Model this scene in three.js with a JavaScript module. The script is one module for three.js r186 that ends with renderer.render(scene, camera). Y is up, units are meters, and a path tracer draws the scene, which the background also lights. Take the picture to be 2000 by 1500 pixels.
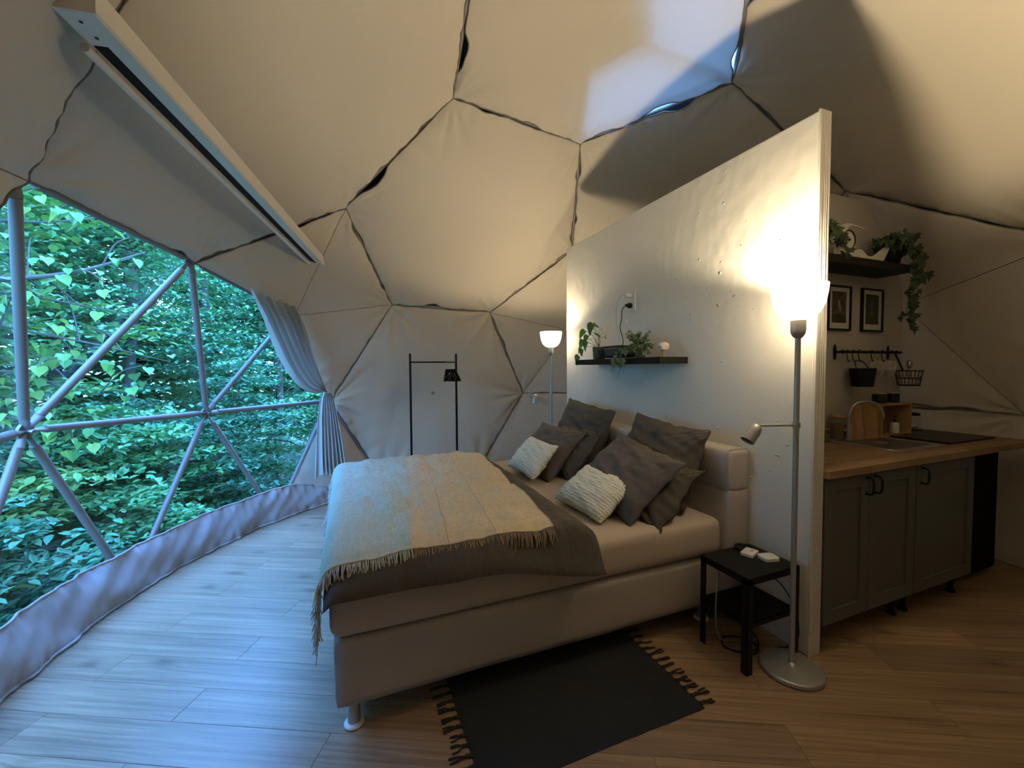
import * as THREE from 'three';
import { mergeGeometries, mergeVertices, toCreasedNormals } from 'three/addons/utils/BufferGeometryUtils.js';
import { RoundedBoxGeometry } from 'three/addons/geometries/RoundedBoxGeometry.js';
import { ImprovedNoise } from 'three/addons/math/ImprovedNoise.js';

// ---------------------------------------------------------------- camera, sky, exposure
const scene = new THREE.Scene();
const renderer = new THREE.WebGLRenderer({ antialias: true });
renderer.toneMapping = THREE.LinearToneMapping;
renderer.toneMappingExposure = 1.0;
renderer.shadowMap.enabled = true;
const camera = new THREE.PerspectiveCamera(2 * Math.atan(750 / 808.8) * 180 / Math.PI, 4 / 3, 0.03, 120);
camera.position.set(0, 1.4, 0);
camera.rotation.order = 'YXZ';
camera.rotation.set(-0.0388, -0.377, -0.0066);
scene.add(camera);
const LAMP_POWER = 5.8, GLOW_POWER = 0.56, LAMP_COLOR = [1, 0.82, 0.54];
const SKY_ZENITH = [0.13, 0.43, 1.3], SKY_HORIZON = [0.32, 0.76, 1.3], SKY_GAIN = 19.0;

const perlin = new ImprovedNoise();
const n3 = (x, y, z = 0) => perlin.noise(x + 31.7, y + 17.3, z + 5.1);
const fbm = (x, y, z = 0, o = 4) => { let s = 0, a = 0.5; for (let i = 0; i < o; i++) { s += a * n3(x, y, z); x *= 2.03; y *= 2.03; z *= 2.03; a *= 0.5; } return s; };
const clamp = (x, a = 0, b = 1) => Math.min(b, Math.max(a, x));
const smooth = (a, b, x) => { const t = clamp((x - a) / (b - a)); return t * t * (3 - 2 * t); };
const lerp = (a, b, t) => a + (b - a) * t;
function rng(seed) { let s = seed >>> 0; return () => { s = (s + 0x6D2B79F5) >>> 0; let t = Math.imul(s ^ (s >>> 15), 1 | s); t = (t + Math.imul(t ^ (t >>> 7), 61 | t)) ^ t; return ((t ^ (t >>> 14)) >>> 0) / 4294967296; }; }
const V = (x, y, z) => new THREE.Vector3(x, y, z);

{ // overcast blue evening sky: computed air and soft clouds
  const w = 512, h = 256, d = new Float32Array(w * h * 4);
  for (let j = 0; j < h; j++) for (let i = 0; i < w; i++) {
    const el = (j + 0.5) / h * Math.PI - Math.PI / 2, az = (i + 0.5) / w * 2 * Math.PI;
    const x = Math.cos(el) * Math.cos(az), y = Math.sin(el), z = Math.cos(el) * Math.sin(az);
    const t = Math.pow(clamp(y), 0.6), c = 1 + 0.25 * fbm(x * 2.2, y * 4, z * 2.2, 4), o = (j * w + i) * 4;
    for (let k = 0; k < 3; k++) d[o + k] = SKY_GAIN * c * (y < 0 ? SKY_HORIZON[k] * 0.35 : lerp(SKY_HORIZON[k], SKY_ZENITH[k], t));
    d[o + 3] = 1;
  }
  const t = new THREE.DataTexture(d, w, h, THREE.RGBAFormat, THREE.FloatType);
  t.mapping = THREE.EquirectangularReflectionMapping; t.magFilter = t.minFilter = THREE.LinearFilter; t.needsUpdate = true;
  scene.background = t;
}

// ---------------------------------------------------------------- naming and building helpers
const used = {};
function numbered(name) { const k = used[name] = (used[name] ?? -1) + 1; return k ? `${name}_${String(k).padStart(3, '0')}` : name; }
function tag(o, label, category, group, kind) { if (label) o.userData.label = label; if (category) o.userData.category = category; if (group) o.userData.group = group; if (kind) o.userData.kind = kind; return o; }
function thing(name, label, category, pos = [0, 0, 0], turn = 0, group) {
  const o = new THREE.Group(); o.name = numbered(name); o.position.set(...pos); o.rotation.y = turn; scene.add(o);
  return tag(o, label, category, group);
}
function part(name, geo, mat, parent = scene, extra) {
  const m = new THREE.Mesh(Array.isArray(geo) ? merge(geo) : geo, mat); m.castShadow = m.receiveShadow = true;
  m.name = parent === scene ? numbered(name) : kid(name, parent); parent.add(m);
  if (extra) Object.assign(m.userData, extra);
  return m;
}
const kidCount = new WeakMap();
function kid(name, parent) { if (!kidCount.has(parent)) kidCount.set(parent, {}); const n = kidCount.get(parent), k = n[name] = (n[name] ?? -1) + 1; return k ? `${name}_${String(k).padStart(3, '0')}` : name; }
function solid(name, geo, mat, label, category, group) { return tag(part(name, geo, mat), label, category, group); }
function struct(name, geo, mat) { return tag(part(name, geo, mat), null, null, null, 'structure'); }
function structGroup(name) { const o = new THREE.Group(); o.name = numbered(name); o.userData.kind = 'structure'; scene.add(o); return o; }
function merge(list) {
  const l = list.map((g) => { const q = g.index ? g.toNonIndexed() : g; for (const k of Object.keys(q.attributes)) if (!['position', 'normal', 'uv'].includes(k)) q.deleteAttribute(k); if (!q.attributes.normal) q.computeVertexNormals(); if (!q.attributes.uv) q.setAttribute('uv', new THREE.BufferAttribute(new Float32Array(q.attributes.position.count * 2), 2)); return q; });
  return mergeGeometries(l, false);
}
// uv in metres from the dominant axis of each face
function metric(geo, turn = 0) {
  const g = geo.index ? geo.toNonIndexed() : geo, p = g.attributes.position, uv = new Float32Array(p.count * 2), a = V(), b = V(), c = V(), nn = V();
  for (let i = 0; i < p.count; i += 3) {
    a.fromBufferAttribute(p, i); b.fromBufferAttribute(p, i + 1); c.fromBufferAttribute(p, i + 2);
    nn.copy(b).sub(a).cross(c.clone().sub(a)); const ax = Math.abs(nn.x), ay = Math.abs(nn.y), az = Math.abs(nn.z);
    [a, b, c].forEach((q, k) => { let u, v; if (ax > ay && ax > az) { u = q.z; v = q.y; } else if (ay > az) { u = q.x; v = q.z; } else { u = q.x; v = q.y; } if (turn) [u, v] = [v, u]; uv[(i + k) * 2] = u; uv[(i + k) * 2 + 1] = v; });
  }
  g.setAttribute('uv', new THREE.BufferAttribute(uv, 2)); return g;
}
const box = (w, h, d, x = 0, y = 0, z = 0, r = 0.004) => { const g = new RoundedBoxGeometry(w, h, d, 2, Math.min(r, w / 2.01, h / 2.01, d / 2.01)); g.translate(x, y, z); return metric(g); };
const cyl = (r0, r1, h, x = 0, y = 0, z = 0, s = 24) => { const g = new THREE.CylinderGeometry(r1, r0, h, s); g.translate(x, y + h / 2, z); return g; };
const lathe = (pts, s = 40) => new THREE.LatheGeometry(pts.map(([x, y]) => new THREE.Vector2(Math.max(x, 1e-5), y)), s);
function tube(pts, r, seg = 40, rad = 8, closed = false) { return new THREE.TubeGeometry(new THREE.CatmullRomCurve3(pts.map((p) => Array.isArray(p) ? V(...p) : p), closed), seg, r, rad, closed); }
function rod(a, b, r, s = 12) {
  a = Array.isArray(a) ? V(...a) : a; b = Array.isArray(b) ? V(...b) : b;
  const d = b.clone().sub(a), g = new THREE.CylinderGeometry(r, r, d.length(), s);
  g.applyQuaternion(new THREE.Quaternion().setFromUnitVectors(V(0, 1, 0), d.clone().normalize())); const m = a.clone().add(b).multiplyScalar(0.5); g.translate(m.x, m.y, m.z); return g;
}
function grid(nu, nv, f, uvs) { // f(u, v) -> [x, y, z], u and v in 0..1
  const p = [], uv = [], ix = [];
  for (let j = 0; j <= nv; j++) for (let i = 0; i <= nu; i++) { p.push(...f(i / nu, j / nv)); uv.push(...(uvs ? uvs(i / nu, j / nv) : [i / nu, j / nv])); }
  for (let j = 0; j < nv; j++) for (let i = 0; i < nu; i++) { const a = j * (nu + 1) + i, b = a + 1, c = a + nu + 1, d = c + 1; ix.push(a, b, d, a, d, c); }
  const g = new THREE.BufferGeometry(); g.setAttribute('position', new THREE.Float32BufferAttribute(p, 3)); g.setAttribute('uv', new THREE.Float32BufferAttribute(uv, 2)); g.setIndex(ix); g.computeVertexNormals(); return g;
}

// ---------------------------------------------------------------- materials
function tex(w, h, f, rep = [1, 1], srgb = false) { // f(x, y) in 0..1 -> [r, g, b] or grey
  const d = new Uint8Array(w * h * 4);
  for (let j = 0; j < h; j++) for (let i = 0; i < w; i++) { const v = f(i / w, j / h), o = (j * w + i) * 4, a = Array.isArray(v) ? v : [v, v, v]; for (let k = 0; k < 3; k++) d[o + k] = clamp(a[k]) * 255; d[o + 3] = 255; }
  const t = new THREE.DataTexture(d, w, h); t.wrapS = t.wrapT = THREE.RepeatWrapping; t.magFilter = THREE.LinearFilter; t.minFilter = THREE.LinearMipmapLinearFilter; t.generateMipmaps = true; t.repeat.set(...rep);
  if (srgb) t.colorSpace = THREE.SRGBColorSpace; t.needsUpdate = true; return t;
}
const toS = (c) => Math.pow(clamp(c), 1 / 2.2);
const lin = (r, g, b) => new THREE.Color().setRGB(r, g, b);
const mat = (c, rough = 0.6, o = {}) => { const cls = o.transmission !== undefined || o.clearcoat !== undefined || o.sheen !== undefined ? THREE.MeshPhysicalMaterial : THREE.MeshStandardMaterial; return new cls({ color: lin(...c), roughness: rough, side: THREE.DoubleSide, ...o }); };
const per = (f, x, y, s) => { // tileable noise
  const a = f(x * s, y * s), b = f((x - 1) * s, y * s), c = f(x * s, (y - 1) * s), d = f((x - 1) * s, (y - 1) * s);
  return lerp(lerp(a, b, x), lerp(c, d, x), y);
};
const weaveBump = tex(128, 128, (x, y) => 0.5 + 0.22 * Math.sin(x * 64 * Math.PI) * Math.sin(y * 64 * Math.PI) + 0.5 * per((a, b) => fbm(a, b, 3, 3), x, y, 12), [9, 9]);
const linenBump = tex(256, 256, (x, y) => 0.5 + 0.5 * per((a, b) => fbm(a, b * 0.35, 1, 4), x, y, 22) + 0.3 * per((a, b) => fbm(a * 0.35, b, 8, 4), x, y, 22), [3, 3]);
const linenMap = tex(256, 256, (x, y) => { const v = 0.9 + 0.35 * per((a, b) => fbm(a, b * 0.3, 1, 4), x, y, 30) + 0.25 * per((a, b) => fbm(a * 0.3, b, 8, 4), x, y, 30); return [v, v, v]; }, [3, 3]);
const plasterBump = tex(512, 512, (x, y) => { const a = per((p, q) => fbm(p, q, 2, 5), x, y, 5), b = per((p, q) => n3(p, q * 0.6, 7), x, y, 16), c = per((p, q) => n3(p, q, 9), x, y, 30); return 0.5 + 0.35 * a + 0.16 * b + (c > 0.42 ? (c - 0.42) * 2.2 : 0); }, [1.1, 1.1]);
const brushBump = tex(128, 512, (x, y) => 0.5 + 0.8 * per((a, b) => fbm(a * 2.5, b * 0.25, 4, 3), x, y, 8), [5, 1.2]);

const M = {
  liner: mat([0.56, 0.5, 0.405], 0.92, { bumpMap: weaveBump, bumpScale: 0.0012, transmission: 0.055, thickness: 0 }),
  hem: mat([0.17, 0.15, 0.125], 0.9),
  cover: mat([0.05, 0.048, 0.045], 0.9),
  skirt: mat([0.37, 0.355, 0.345], 0.55, { bumpMap: weaveBump, bumpScale: 0.0005 }),
  strut: mat([0.24, 0.215, 0.2], 0.5, { metalness: 0.2 }),
  steel: mat([0.5, 0.5, 0.5], 0.35, { metalness: 0.9 }),
  pane: mat([0.94, 0.98, 1.0], 0.02, { transmission: 1, thickness: 0, ior: 1.4 }),
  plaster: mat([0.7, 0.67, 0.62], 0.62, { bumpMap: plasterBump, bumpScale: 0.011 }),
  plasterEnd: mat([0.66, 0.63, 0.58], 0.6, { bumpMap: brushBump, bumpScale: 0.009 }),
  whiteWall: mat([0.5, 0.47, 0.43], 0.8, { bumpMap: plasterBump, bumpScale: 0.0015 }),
  bedFabric: mat([0.41, 0.36, 0.325], 0.95, { bumpMap: weaveBump, bumpScale: 0.001, sheen: 0.3, sheenColor: lin(0.5, 0.42, 0.36), sheenRoughness: 0.6 }),
  sheet: mat([0.48, 0.395, 0.33], 0.9, { bumpMap: linenBump, bumpScale: 0.0008 }),
  duvet: mat([0.092, 0.078, 0.068], 0.95, { bumpMap: linenBump, bumpScale: 0.0015, map: linenMap, sheen: 0.25, sheenColor: lin(0.3, 0.27, 0.24), sheenRoughness: 0.6 }),
  pillowDark: mat([0.115, 0.095, 0.088], 0.95, { bumpMap: linenBump, bumpScale: 0.001, map: linenMap, sheen: 0.25, sheenColor: lin(0.3, 0.26, 0.25), sheenRoughness: 0.6 }),
  pillowOlive: mat([0.09, 0.075, 0.06], 0.95, { bumpMap: linenBump, bumpScale: 0.001, map: linenMap }),
  throwCream: mat([0.68, 0.555, 0.385], 0.95, { bumpMap: linenBump, bumpScale: 0.0014, map: linenMap, sheen: 0.4, sheenColor: lin(0.8, 0.75, 0.6), sheenRoughness: 0.7 }),
  throwPale: mat([0.54, 0.61, 0.52], 0.95, { bumpMap: linenBump, bumpScale: 0.001, map: linenMap }),
  fringe: mat([0.36, 0.29, 0.21], 0.95), fringePale: mat([0.55, 0.56, 0.5], 0.95),
  knit: mat([0.7, 0.67, 0.58], 0.95),
  lampMetal: mat([0.42, 0.415, 0.405], 0.4, { metalness: 0.6 }),
  lampDark: mat([0.03, 0.03, 0.03], 0.4),
  black: mat([0.008, 0.008, 0.0085], 0.5, { clearcoat: 0, specularIntensity: 0.4 }), blackSatin: mat([0.007, 0.007, 0.0075], 0.3, { clearcoat: 0, specularIntensity: 0.5 }), blackWood: mat([0.014, 0.011, 0.009], 0.5, { clearcoat: 0, specularIntensity: 0.5 }),
  rug: mat([0.02, 0.022, 0.026], 0.98), rugFringe: mat([0.03, 0.026, 0.025], 0.98),
  whitePlastic: mat([0.72, 0.7, 0.66], 0.35), cableGrey: mat([0.35, 0.35, 0.35], 0.5),
  pot: mat([0.085, 0.06, 0.045], 0.6), soil: mat([0.03, 0.022, 0.015], 1), bark: mat([0.085, 0.075, 0.06], 0.95),
  leafIn: mat([0.07, 0.19, 0.03], 0.5, { transmission: 0.3, thickness: 0 }), leafIvy: mat([0.075, 0.14, 0.055], 0.55, { transmission: 0.25, thickness: 0 }), leafIvyPale: mat([0.17, 0.25, 0.12], 0.55, { transmission: 0.25, thickness: 0 }), leafDark: mat([0.028, 0.055, 0.02], 0.6, { transmission: 0.15, thickness: 0 }), stem: mat([0.07, 0.1, 0.03], 0.7),
  curtain: mat([0.55, 0.53, 0.49], 0.95, { transmission: 0.2, thickness: 0 }),
  cabinet: mat([0.1, 0.1, 0.092], 0.6), screenBox: mat([0.72, 0.69, 0.63], 0.35), slot: mat([0.004, 0.004, 0.004], 0.9),
  ceramic: mat([0.72, 0.7, 0.66], 0.25), glass: mat([0.95, 0.97, 0.96], 0.03, { transmission: 1, thickness: 0, ior: 1.45 }), paper: mat([0.66, 0.64, 0.6], 0.8),
  ornament: mat([0.75, 0.62, 0.55], 0.8),
};
const wood = (seed, base, dark, n = 1, knots = 1) => { // plank faces: grain along u
  const r = rng(seed), k = [...Array(knots)].map(() => [0.1 + 0.8 * r(), 0.2 + 0.6 * r(), 0.05 + 0.07 * r()]), s = r() * 60, tone = 0.76 + 0.44 * r();
  return tex(768, 128, (x, y) => {
    let wy = y * 0.174, wx = x * 1.21, bend = 0.02 * fbm(wx * 2 + s, wy * 9, s, 3), kn = 0;
    for (const [kx, ky, kr] of k) { const dx = (wx - kx * 1.21) / 1.9, dy = (y - ky) * 0.174, d = Math.hypot(dx, dy) / (kr * 0.45); kn = Math.max(kn, Math.exp(-d * d * 2.5)); bend += 0.018 * Math.exp(-d * d) * Math.sign(dy); }
    const g = fbm(wx * 1.6 + s, (wy + bend) * 70, s, 5), f = fbm(wx * 7 + s, (wy + bend) * 420, s + 3, 3), big = fbm(wx * 1.2, wy * 8 + s, s + 9, 2);
    const t = clamp(0.42 + 0.85 * g + 0.5 * f + 0.4 * big + 1.0 * kn * (0.6 + 0.5 * f)), edge = 1;
    return base.map((b, i) => toS(lerp(b, dark[i], t) * tone * edge));
  }, [1, 1], true);
};
const plankMats = [11, 23, 37, 41, 59, 67].map((s, i) => { const t = wood(s, [0.43, 0.285, 0.17], [0.17, 0.1, 0.055], 1, i % 3); return mat([1, 1, 1], 0.33, { map: t, bumpMap: t, bumpScale: -0.0005 }); });
const butcher = tex(512, 512, (x, y) => { const row = Math.floor(y * 14), o = rng(row + 3)() * 7, seg = Math.floor((x * 2 + o)), r = rng(row * 31 + seg * 7 + 5)(), g = fbm(x * 5 + o, y * 60, row, 4); const v = 0.75 + 0.4 * r + 0.5 * g; return [toS(0.27 * v), toS(0.165 * v), toS(0.085 * v)]; }, [1.4, 1.6], true);
M.worktop = mat([1, 1, 1], 0.5, { map: butcher });
const pine = tex(256, 256, (x, y) => { const g = per((a, b) => fbm(a * 0.4, b * 3, 2, 4), x, y, 6), v = 0.9 + 0.7 * g; return [toS(0.42 * v), toS(0.255 * v), toS(0.11 * v)]; }, [2, 4], true);
M.pine = mat([1, 1, 1], 0.6, { map: pine });
const boardTex = tex(256, 256, (x, y) => { const s = Math.floor(x * 4.3 + 0.15 * n3(y * 3, 1)), r = rng(s + 61)(), g = per((a, b) => fbm(a * 3, b * 0.4, 5, 4), x, y, 6), v = 0.65 + 0.6 * r + 0.7 * g; return [toS(0.36 * v), toS(0.2 * v), toS(0.085 * v)]; }, [4, 4], true);
M.board = mat([1, 1, 1], 0.5, { map: boardTex });

// ---------------------------------------------------------------- the dome: a three-frequency geodesic frame, soccer-ball lining
const DC = V(1.517, 0.5313, -2.344), DR = 3.0742;
const S5 = Math.sqrt(5), ICO = [V(0, 1, 0)];
for (let k = 0; k < 5; k++) { const a = 2 * Math.PI * k / 5; ICO.push(V(2 / S5 * Math.cos(a), 1 / S5, 2 / S5 * Math.sin(a))); }
for (let k = 0; k < 5; k++) { const a = 2 * Math.PI * (k + 0.5) / 5; ICO.push(V(2 / S5 * Math.cos(a), -1 / S5, 2 / S5 * Math.sin(a))); }
ICO.push(V(0, -1, 0));
const FACES = []; for (let i = 0; i < 12; i++) for (let j = i + 1; j < 12; j++) for (let k = j + 1; k < 12; k++) { const e = 1.06; if (ICO[i].distanceTo(ICO[j]) < e && ICO[j].distanceTo(ICO[k]) < e && ICO[i].distanceTo(ICO[k]) < e) FACES.push([i, j, k]); }
const hubs = {}; // key -> point; keys: 'v0', 'e0.1' (near 0), 'f0.1.2'
const YAW = 3.528 + 0.377;
function hub(key) {
  if (hubs[key]) return hubs[key];
  const n = key.slice(1).split('.').map(Number), p = V(0, 0, 0);
  if (key[0] === 'v') p.copy(ICO[n[0]]); else if (key[0] === 'e') p.copy(ICO[n[0]]).multiplyScalar(2).add(ICO[n[1]]); else n.forEach((i) => p.add(ICO[i]));
  p.normalize(); const q = V(p.x * Math.cos(YAW) - p.z * Math.sin(YAW), p.y, p.x * Math.sin(YAW) + p.z * Math.cos(YAW)).multiplyScalar(DR).add(DC);
  if (q.y < 0.25 && q.y > -0.4) q.y = 0.0;
  return hubs[key] = q;
}
const tris = []; // {keys, centre}
for (const [i, j, k] of FACES) {
  const f = `f${[i, j, k].join('.')}`, E = (a, b) => `e${a}.${b}`, ring = [E(i, j), E(j, i), E(j, k), E(k, j), E(k, i), E(i, k)];
  for (let q = 0; q < 6; q++) tris.push({ c: f, a: ring[q], b: ring[(q + 1) % 6] });
  for (const [x, y, z] of [[i, j, k], [j, k, i], [k, i, j]]) tris.push({ c: `v${x}`, a: E(x, y), b: E(x, z) });
}
const live = tris.filter((t) => [t.c, t.a, t.b].every((k) => hub(k).y > -0.2));
const sameSet = (t, ...k) => k.every((q) => [t.c, t.a, t.b].includes(q));
const isWindow = (t) => t.c === 'f1.5.10' || sameSet(t, 'v1', 'e1.5', 'e1.10') || sameSet(t, 'v1', 'e1.10', 'e1.6') || sameSet(t, 'e1.10', 'f1.6.10', 'e10.1') || sameSet(t, 'e1.10', 'f1.6.10', 'e1.6');
const isSkylight = (t) => t.c === 'v0' && (sameSet(t, 'e0.2', 'e0.3') || sameSet(t, 'e0.3', 'e0.4'));

const VENT = 0.4;
{ // outer weather cover, with openings where the window panes and the roof light are
  const P = [], IN = 0.055, OUT = 0.075;
  const off = (k, r) => { const p = hub(k).clone().sub(DC), n = p.clone().normalize(); const q = p.add(n.multiplyScalar(r)).add(DC); if (hub(k).y < 0.01) q.y = -0.12; return q; };
  const quad = (a, b, c, d) => P.push(a, b, c, a, c, d);
  for (const t of live) {
    if (isWindow(t)) continue;
    if (isSkylight(t)) { // the cover stops short of the frame here: a long clear vent strip
      const c3 = [t.c, t.a, t.b].map((q) => off(q, IN)), o3 = [t.c, t.a, t.b].map((q) => off(q, OUT)), cutAt = (l) => [l[0], l[0].clone().lerp(l[1], VENT), l[0].clone().lerp(l[2], VENT)], i = cutAt(c3), o = cutAt(o3);
      P.push(i[0], i[2], i[1], o[0], o[1], o[2]); for (let q = 0; q < 3; q++) quad(i[q], i[(q + 1) % 3], o[(q + 1) % 3], o[q]); continue;
    }
    const k = [t.c, t.a, t.b], i = k.map((q) => off(q, IN)), o = k.map((q) => off(q, OUT));
    P.push(i[0], i[2], i[1], o[0], o[1], o[2]);
    for (let q = 0; q < 3; q++) quad(i[q], i[(q + 1) % 3], o[(q + 1) % 3], o[q]);
  }
  const g = new THREE.BufferGeometry().setFromPoints(P); g.computeVertexNormals(); metric(g);
  struct('wall_outer', g, M.cover);
}
{ // frame: every tube and hub plate
  const frame = thing('dome_frame', 'pale grey steel tube frame of the dome, its triangles crossing the big forest window', 'frame', [DC.x, 0, DC.z]);
  const rel = (p) => p.clone().sub(V(DC.x, 0, DC.z)), seen = new Set(), hk = new Set();
  for (const t of live) for (const [a, b] of [[t.c, t.a], [t.a, t.b], [t.b, t.c]]) {
    hk.add(a).add(b);
    const key = [a, b].sort().join(); if (seen.has(key)) continue; seen.add(key);
    if (hub(a).y < 0.01 && hub(b).y < 0.01) continue;
    const A = rel(hub(a)), B = rel(hub(b)), d = B.clone().sub(A).normalize(), g = [];
    g.push(rod(A.clone().addScaledVector(d, 0.09), B.clone().addScaledVector(d, -0.09), 0.02, 14));
    for (const [p, s] of [[A, 1], [B, -1]]) { // flattened ends
      const e = new THREE.CylinderGeometry(0.02, 0.012, 0.08, 10); e.scale(1.2, 1, 0.5); const q = new THREE.Quaternion().setFromUnitVectors(V(0, 1, 0), d.clone().multiplyScalar(s)); e.applyQuaternion(q); const m = p.clone().addScaledVector(d, s * 0.052); e.translate(m.x, m.y, m.z); g.push(e);
    }
    part('strut', g, M.strut, frame);
  }
  for (const k of hk) {
    const p = rel(hub(k)), n = hub(k).clone().sub(DC).normalize(), g = new THREE.CylinderGeometry(0.045, 0.045, 0.014, 18), b = new THREE.CylinderGeometry(0.011, 0.011, 0.05, 6); b.translate(0, -0.01, 0);
    const q = new THREE.Quaternion().setFromUnitVectors(V(0, 1, 0), n); g.applyQuaternion(q); g.translate(p.x, p.y, p.z); b.applyQuaternion(q); b.translate(p.x, p.y, p.z);
    const h = part('hub', g, M.strut, frame); part('bolt', b, M.steel, h);
  }
}
{ // window panes, each a flat sheet of clear film between three tubes
  const w = structGroup('window_1');
  for (const t of live) if (isWindow(t)) {
    const k = [t.c, t.a, t.b].map((q) => { const p = hub(q).clone(); return p.add(p.clone().sub(DC).normalize().multiplyScalar(0.026)); }), g = new THREE.BufferGeometry().setFromPoints(k);
    g.setAttribute('uv', new THREE.Float32BufferAttribute([0, 0, 1, 0, 0, 1], 2)); g.computeVertexNormals(); part('pane', g, M.pane, w);
  }
  for (const t of live) if (isSkylight(t)) {
    const k3 = [t.c, t.a, t.b].map((q) => { const p = hub(q).clone(); return p.add(p.clone().sub(DC).normalize().multiplyScalar(0.065)); }), m1 = k3[0].clone().lerp(k3[1], VENT), m2 = k3[0].clone().lerp(k3[2], VENT), g = new THREE.BufferGeometry().setFromPoints([m1, k3[1], k3[2], m1, k3[2], m2]);
    g.setAttribute('uv', new THREE.Float32BufferAttribute([0, 0, 1, 0, 1, 1, 0, 0, 1, 1, 0, 1], 2)); g.computeVertexNormals(); part('roof_pane', g, M.pane, w);
  }
}
{ // lining: one sewn panel per pentagon and hexagon, hung inside the frame
  const lining = structGroup('ceiling'), groups = {};
  for (const t of live) if (!isWindow(t)) (groups[t.c] ??= []).push(t);
  let seed = 0;
  for (const [ck, list] of Object.entries(groups)) {
    seed++;
    const full = tris.filter((t) => t.c === ck), ringKeys = []; // outline in order
    const keys = []; { // walk the outline; the edges come in either direction
      const left = list.map((t) => [t.a, t.b]), deg = {}; left.flat().forEach((k) => { deg[k] = (deg[k] ?? 0) + 1; });
      keys.push(Object.keys(deg).find((k) => deg[k] === 1) ?? left[0][0]);
      for (let e; (e = left.find((q) => q.includes(keys[keys.length - 1])));) { left.splice(left.indexOf(e), 1); keys.push(e[0] === keys[keys.length - 1] ? e[1] : e[0]); }
    }
    const closed = keys[0] === keys[keys.length - 1], whole = closed && list.length === full.length;
    const C = hub(ck), verts = (closed ? keys.slice(0, -1) : keys).map(hub), ctr = V(0, 0, 0); verts.forEach((v) => ctr.add(v)); ctr.multiplyScalar(1 / verts.length);
    const N = C.clone().sub(DC).normalize(); // outward
    const hug = ck !== 'v0' && ck[0] === 'v'; // pentagons on the sides touch their tubes
    const low = C.y < 1.4, behind = C.z > -0.9 && C.x < 1.6;
    const core = whole && !hug ? ctr.clone() : C.clone(), rise = whole && !hug ? (low ? 0.2 : behind ? 0.3 : 0.15) : 0;
    const outline = closed ? verts : [C, ...verts];
    const edges = outline.map((p, i) => [p, outline[(i + 1) % outline.length]]);
    const depth0 = edges.map(([a, b]) => { const d = b.clone().sub(a).normalize(); const q = core.clone().sub(a); return Math.max(0.05, q.addScaledVector(d, -q.dot(d)).length()); });
    const place = (p0) => { // flat point -> hung, gathered, wrinkled point
      let f = 1; const p = p0.clone(), sh = V(0, 0, 0);
      edges.forEach(([a, b], i) => {
        const e = b.clone().sub(a), L = e.length(); e.divideScalar(L); const q = p0.clone().sub(a), t = clamp(q.dot(e) / L), v = q.addScaledVector(e, -q.dot(e)), d = v.length(), s = 1 - (1 - Math.min(1, d / depth0[i])) ** 2;
        f *= s;
        const gap = 0.006 + Math.sin(Math.PI * t) ** 0.6 * (0.010 + (low ? 0.02 : C.y > 2.4 ? 0.12 : 0.06) * Math.max(0, n3(t * 4.6, i * 7.7 + seed * 3.1, 2) - 0.1)) + 0.006 * n3(t * 13, i * 3 + seed, 4);
        const inward = core.clone().sub(a); inward.addScaledVector(e, -inward.dot(e)).normalize();
        const fall = Math.exp(-d / 0.07); if (!(a === C || b === C)) sh.addScaledVector(inward, gap * fall);
        // ruffles along the sewn edge, and slack between the ties
        const ruf = 0.013 * n3(t * L * 14 + seed * 9, d * 4, i) * Math.exp(-d / 0.1) + 0.012 * n3(t * L * 6, d * 3 + seed, i + 3) * Math.exp(-d / 0.2);
        sh.addScaledVector(N, (ruf + 0.010 * Math.exp(-d / 0.03)) * smooth(0, 0.06, t) * smooth(1, 0.94, t));
      });
      outline.forEach((q, i) => { // folds pulled from each tie
        const v = p0.clone().sub(q), d = v.length(); if (d < 1e-4 || d > 0.75) return; const ax = core.clone().sub(q).normalize(), ay = ax.clone().cross(N), th = Math.atan2(v.dot(ay), v.dot(ax));
        sh.addScaledVector(N, (low ? 0.13 : 0.04) * n3(th * (low ? 3.6 : 4.5), i * 5 + seed * 2.3, d * 0.6) * smooth(0.02, 0.16, d) * Math.exp(-d / (low ? 0.24 : 0.2)));
      });
      p.addScaledVector(N, rise * (0.75 * f + 0.25 * f * f) - 0.03 + 0.004 * n3(p0.x * 2, p0.y * 2, p0.z * 2) * f).add(sh);
      if (hug) p.addScaledVector(N, -0.012);
      if (p.y < 0.004) p.y = 0.004;
      return p;
    };
    const geos = [], look = C.clone().sub(camera.position).normalize().dot(camera.getWorldDirection(V(0, 0, 0))), D = look > 0.3 ? 56 : 20;
    for (const t of list) {
      const A = hub(t.a), B = hub(t.b), pos = [], uv = [], ix = [], row = [];
      const base = (i, j) => { const w = 1 - (i + j) / D; return core.clone().multiplyScalar(w).addScaledVector(A, i / D).addScaledVector(B, j / D); };
      for (let i = 0; i <= D; i++) { row.push(pos.length / 3); for (let j = 0; j <= D - i; j++) { const b0 = base(i, j), p = place(b0); pos.push(p.x, p.y, p.z); const ux = V(0, 1, 0).cross(N).normalize(), uy = N.clone().cross(ux); uv.push(b0.dot(ux.lengthSq() < 0.1 ? V(1, 0, 0) : ux), b0.dot(ux.lengthSq() < 0.1 ? V(0, 0, 1) : uy)); } }
      const turned = A.clone().sub(core).cross(B.clone().sub(core)).dot(N) > 0, tri3 = (p, q, r) => (turned ? ix.push(p, r, q) : ix.push(p, q, r));
      for (let i = 0; i < D; i++) for (let j = 0; j < D - i; j++) { const a = row[i] + j, b = row[i + 1] + j; tri3(a, b, a + 1); if (j < D - i - 1) tri3(b, b + 1, a + 1); }
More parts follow.
